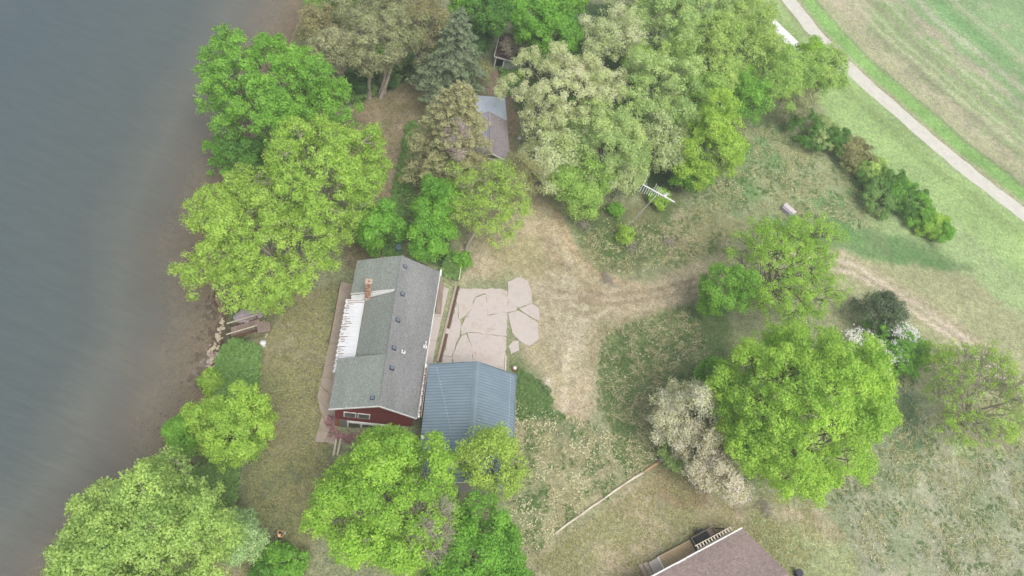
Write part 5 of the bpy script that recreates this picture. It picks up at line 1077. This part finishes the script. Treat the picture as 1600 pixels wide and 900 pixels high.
A_ = G(808, 228); bb = thing('ball_lamp', 'small white ball lamp on a post right of the shed roof', 'lamp', tuple(A_)); MB().tube([(0, 0, 0), (0, 0, 1.3)], .05).build('post', M['palewood'], bb); MB().ball((0, 0, 1.45), .22, 10, 7).build('globe', M['white'], bb, True)
# posts by the red border and the drive marker
for i, (x0_, x1_, lab) in enumerate(((526, 521, 'left pale wooden pole lying below the patio corner'), (533, 527, 'right pale wooden pole lying below the patio corner'))):
    A_, B_ = G(x0_, 684), G(x1_, 712); bb = thing('wooden_pole', lab, 'pole', tuple(A_)); MB().tube([(0, 0, .12), tuple((B_ - A_) + [0, 0, .12])], .1, 8).build('log', M['palewood'], bb)
A_ = G(803, 578); bb = thing('flue_pot', 'white capped pot on reddish gravel beside the garage corner', 'pot', tuple(A_)); MB().tube([(0, 0, 0), (0, 0, .5)], [.22, .26], 12).build('pot', M['brick'], bb); MB().ball((0, 0, .55), .2, 10, 6, .1).build('cap', M['white'], bb)
A_ = P(654, 705, 2.2)[0]; bb = thing('vent_stack', 'white vent pipe poking up between the leaves near the garage', 'pipe', (A_[0], A_[1], float(terrain(A_[0], A_[1])))); MB().tube([(0, 0, 0), (0, 0, 5.6)], .1, 10).tube([(0, 0, 5.6), (0, 0, 6.2)], .17, 10).build('flue', M['white'], bb)
A_ = G(1245, 898); 
q_ = P(1243, 897, 0)[0]; bb = thing('black_bin', 'black round bin at the bottom edge beside the mauve brown roof', 'bin', tuple(q_)); MB().tube([(0, 0, 0), (0, 0, .8)], [.28, .36], 14).build('drum', M['black'], bb); MB().tube([(0, 0, .8), (0, 0, .86)], [.38, .3], 14).build('lid', M['ventdark'], bb)
# fallen branches
for i, (px, py, r_, lab) in enumerate(((912, 352, 10, 'pale brush heap on the dark rough grass left of the sapling'), (985, 385, 12, 'grey brush heap below the aerial mast'), (1045, 378, 14, 'brownish brush heap in the middle of the rough grass'), (948, 437, 8, 'grey twig bundle lying at the drive bend'), (1195, 795, 9, 'brown leaf and twig heap under the largest lime tree'))):
    p0 = G(px, py); rng = np.random.default_rng(400 + i); S = []
    root = thing('brush_heap', lab, 'brush pile', tuple(p0))
    for k in range(60):
        a = rng.normal(0, r_ * .045, 3) * [1, .7, 0] + [0, 0, .1 + rng.random() * .25]; S.append((a, a + unit(rng.normal(0, 1, 3) * [1, 1, .25]) * rng.uniform(.4, 1.3), .03, .012))
    tag(link('branches', segs_mesh('branches', S, 3), M['palebark'], root), kind='stuff')

# ------------------------------------------------------------------ the person
pz = G(437, 840); head = P(443, 825, float(pz[2]) + 1.62)[0] - pz
M['skin'] = simple('skin', (214, 164, 134), .05, 3., .6, bmp=0); M['shirt'] = simple('tan_shirt', (226, 186, 142), .1, 4., .85); M['jeans'] = simple('blue_jeans', (92, 104, 118), .15, 6., .9); M['hair'] = simple('dark_hair', (44, 34, 28), .2, 9., .7)
pe = thing('person', 'person in tan shirt and blue jeans standing on the lake lawn holding a controller', 'person', tuple(pz), R_(35)); pe.scale = (1.12,) * 3
def skin_mesh(name, verts, edges, radii, mat, parent, sub=2):
    me = bpy.data.meshes.new(name); me.from_pydata(verts, edges, []); o = link(name, me, mat, parent)
    sk = o.modifiers.new('skin', 'SKIN'); sk.use_smooth_shade = True
    for v, r in zip(me.skin_vertices[0].data, radii): v.radius = (r, r) if not hasattr(r, '__len__') else r
    me.skin_vertices[0].data[0].use_root = True
    sb = o.modifiers.new('sub', 'SUBSURF'); sb.levels = sub; sb.render_levels = sub
    return o
# faces +x (towards the right of the frame), slightly bent forward
BV = [(0, 0, .95), (.02, 0, 1.12), (.05, 0, 1.32), (.07, 0, 1.44), (.1, 0, 1.52), (.13, 0, 1.62), (.15, 0, 1.72),
      (0, .1, .9), (.03, .11, .5), (0, .12, .09), (.13, .13, .04), (0, -.1, .9), (.06, -.12, .5), (.02, -.13, .09), (.15, -.14, .04),
      (.06, .19, 1.4), (.12, .27, 1.14), (.36, .14, 1.12), (.42, .1, 1.13), (.06, -.19, 1.4), (.12, -.27, 1.14), (.36, -.12, 1.12), (.42, -.08, 1.13)]
BE = [(0, 1), (1, 2), (2, 3), (3, 4), (4, 5), (5, 6), (0, 7), (7, 8), (8, 9), (9, 10), (0, 11), (11, 12), (12, 13), (13, 14), (3, 15), (15, 16), (16, 17), (17, 18), (3, 19), (19, 20), (20, 21), (21, 22)]
BR = [.13, .14, (.16, .13), .11, .055, .085, .08, .09, .065, .045, .035, .09, .065, .045, .035, .065, .045, .032, .028, .065, .045, .032, .028]
skin_mesh('body', BV, BE, BR, M['skin'], pe)
skin_mesh('shirt', [(.0, 0, .92), (.02, 0, 1.12), (.05, 0, 1.32), (.07, 0, 1.43), (.06, .2, 1.41), (.12, .28, 1.18), (.06, -.2, 1.41), (.12, -.28, 1.18)], [(0, 1), (1, 2), (2, 3), (3, 4), (4, 5), (3, 6), (6, 7)], [.165, .17, (.2, .165), .14, .09, .075, .09, .075], M['shirt'], pe)
skin_mesh('trousers', [(0, 0, .93), (0, .1, .86), (.03, .11, .5), (0, .12, .1), (0, -.1, .86), (.06, -.12, .5), (.02, -.13, .1)], [(0, 1), (1, 2), (2, 3), (0, 4), (4, 5), (5, 6)], [.155, .115, .085, .07, .115, .085, .07], M['jeans'], pe)
MB().ball((.135, 0, 1.7), .115, 12, 8, .12).build('hair', M['hair'], pe, True)
for s_ in (-1, 1):
    MB().ball((.235, s_ * .04, 1.66), .014, 6, 4).build('eye', M['black'], pe)
    MB().ball((.06, s_ * .13, .05), .01).build('shoe_lace', M['black'], pe)
    MB().tube([(-.05, s_ * .125 + .0, .05), (.18, s_ * .135, .045)], [.055, .045], 8).build('shoe', M['ventdark'], pe, True)
    for k in range(5):
        b0 = (.43 + .01 * (k % 2), s_ * (.1 - k * .012), 1.15 - k * .014) if k else (.42, s_ * .085, 1.17)
        MB().tube([b0, (b0[0] + .045, b0[1] * .75, b0[2] - .005), (b0[0] + .04, b0[1] * .45, b0[2] - .02)], [.01, .009, .007], 6).build('finger', M['skin'], pe, True)
ct = thing('controller', 'small white controller held in both hands by the person in tan', 'controller', tuple(pz), R_(35)); ct.scale = (1.12,) * 3; MB().box(.43, .53, -.09, .09, 1.12, 1.17).build('case', M['white'], ct); MB().box(.45, .51, -.05, .05, 1.171, 1.18).build('screen', M['black'], ct)

# ------------------------------------------------------------------ damp spring air
if HAZE:
    hz = MB().box(-3400, 3400, -3400, 3400, -20, H + 3).mesh('haze'); m = bpy.data.materials.new('haze'); m.use_nodes = True; nt = m.node_tree; nt.nodes.clear()
    pv_ = nt.nodes.new('ShaderNodeVolumePrincipled'); pv_.inputs['Color'].default_value = (.95, .97, 1., 1); pv_.inputs['Density'].default_value = HAZE; pv_.inputs['Anisotropy'].default_value = .2
    o_ = nt.nodes.new('ShaderNodeOutputMaterial'); nt.links.new(pv_.outputs[0], o_.inputs['Volume'])
    tag(link('haze', hz, m), kind='stuff')
print('TRIS', sum(sum(len(p.vertices) - 2 for p in me.polygons) if len(me.polygons) < 5000 else len(me.loops) - 2 * len(me.polygons) for me in bpy.data.meshes))
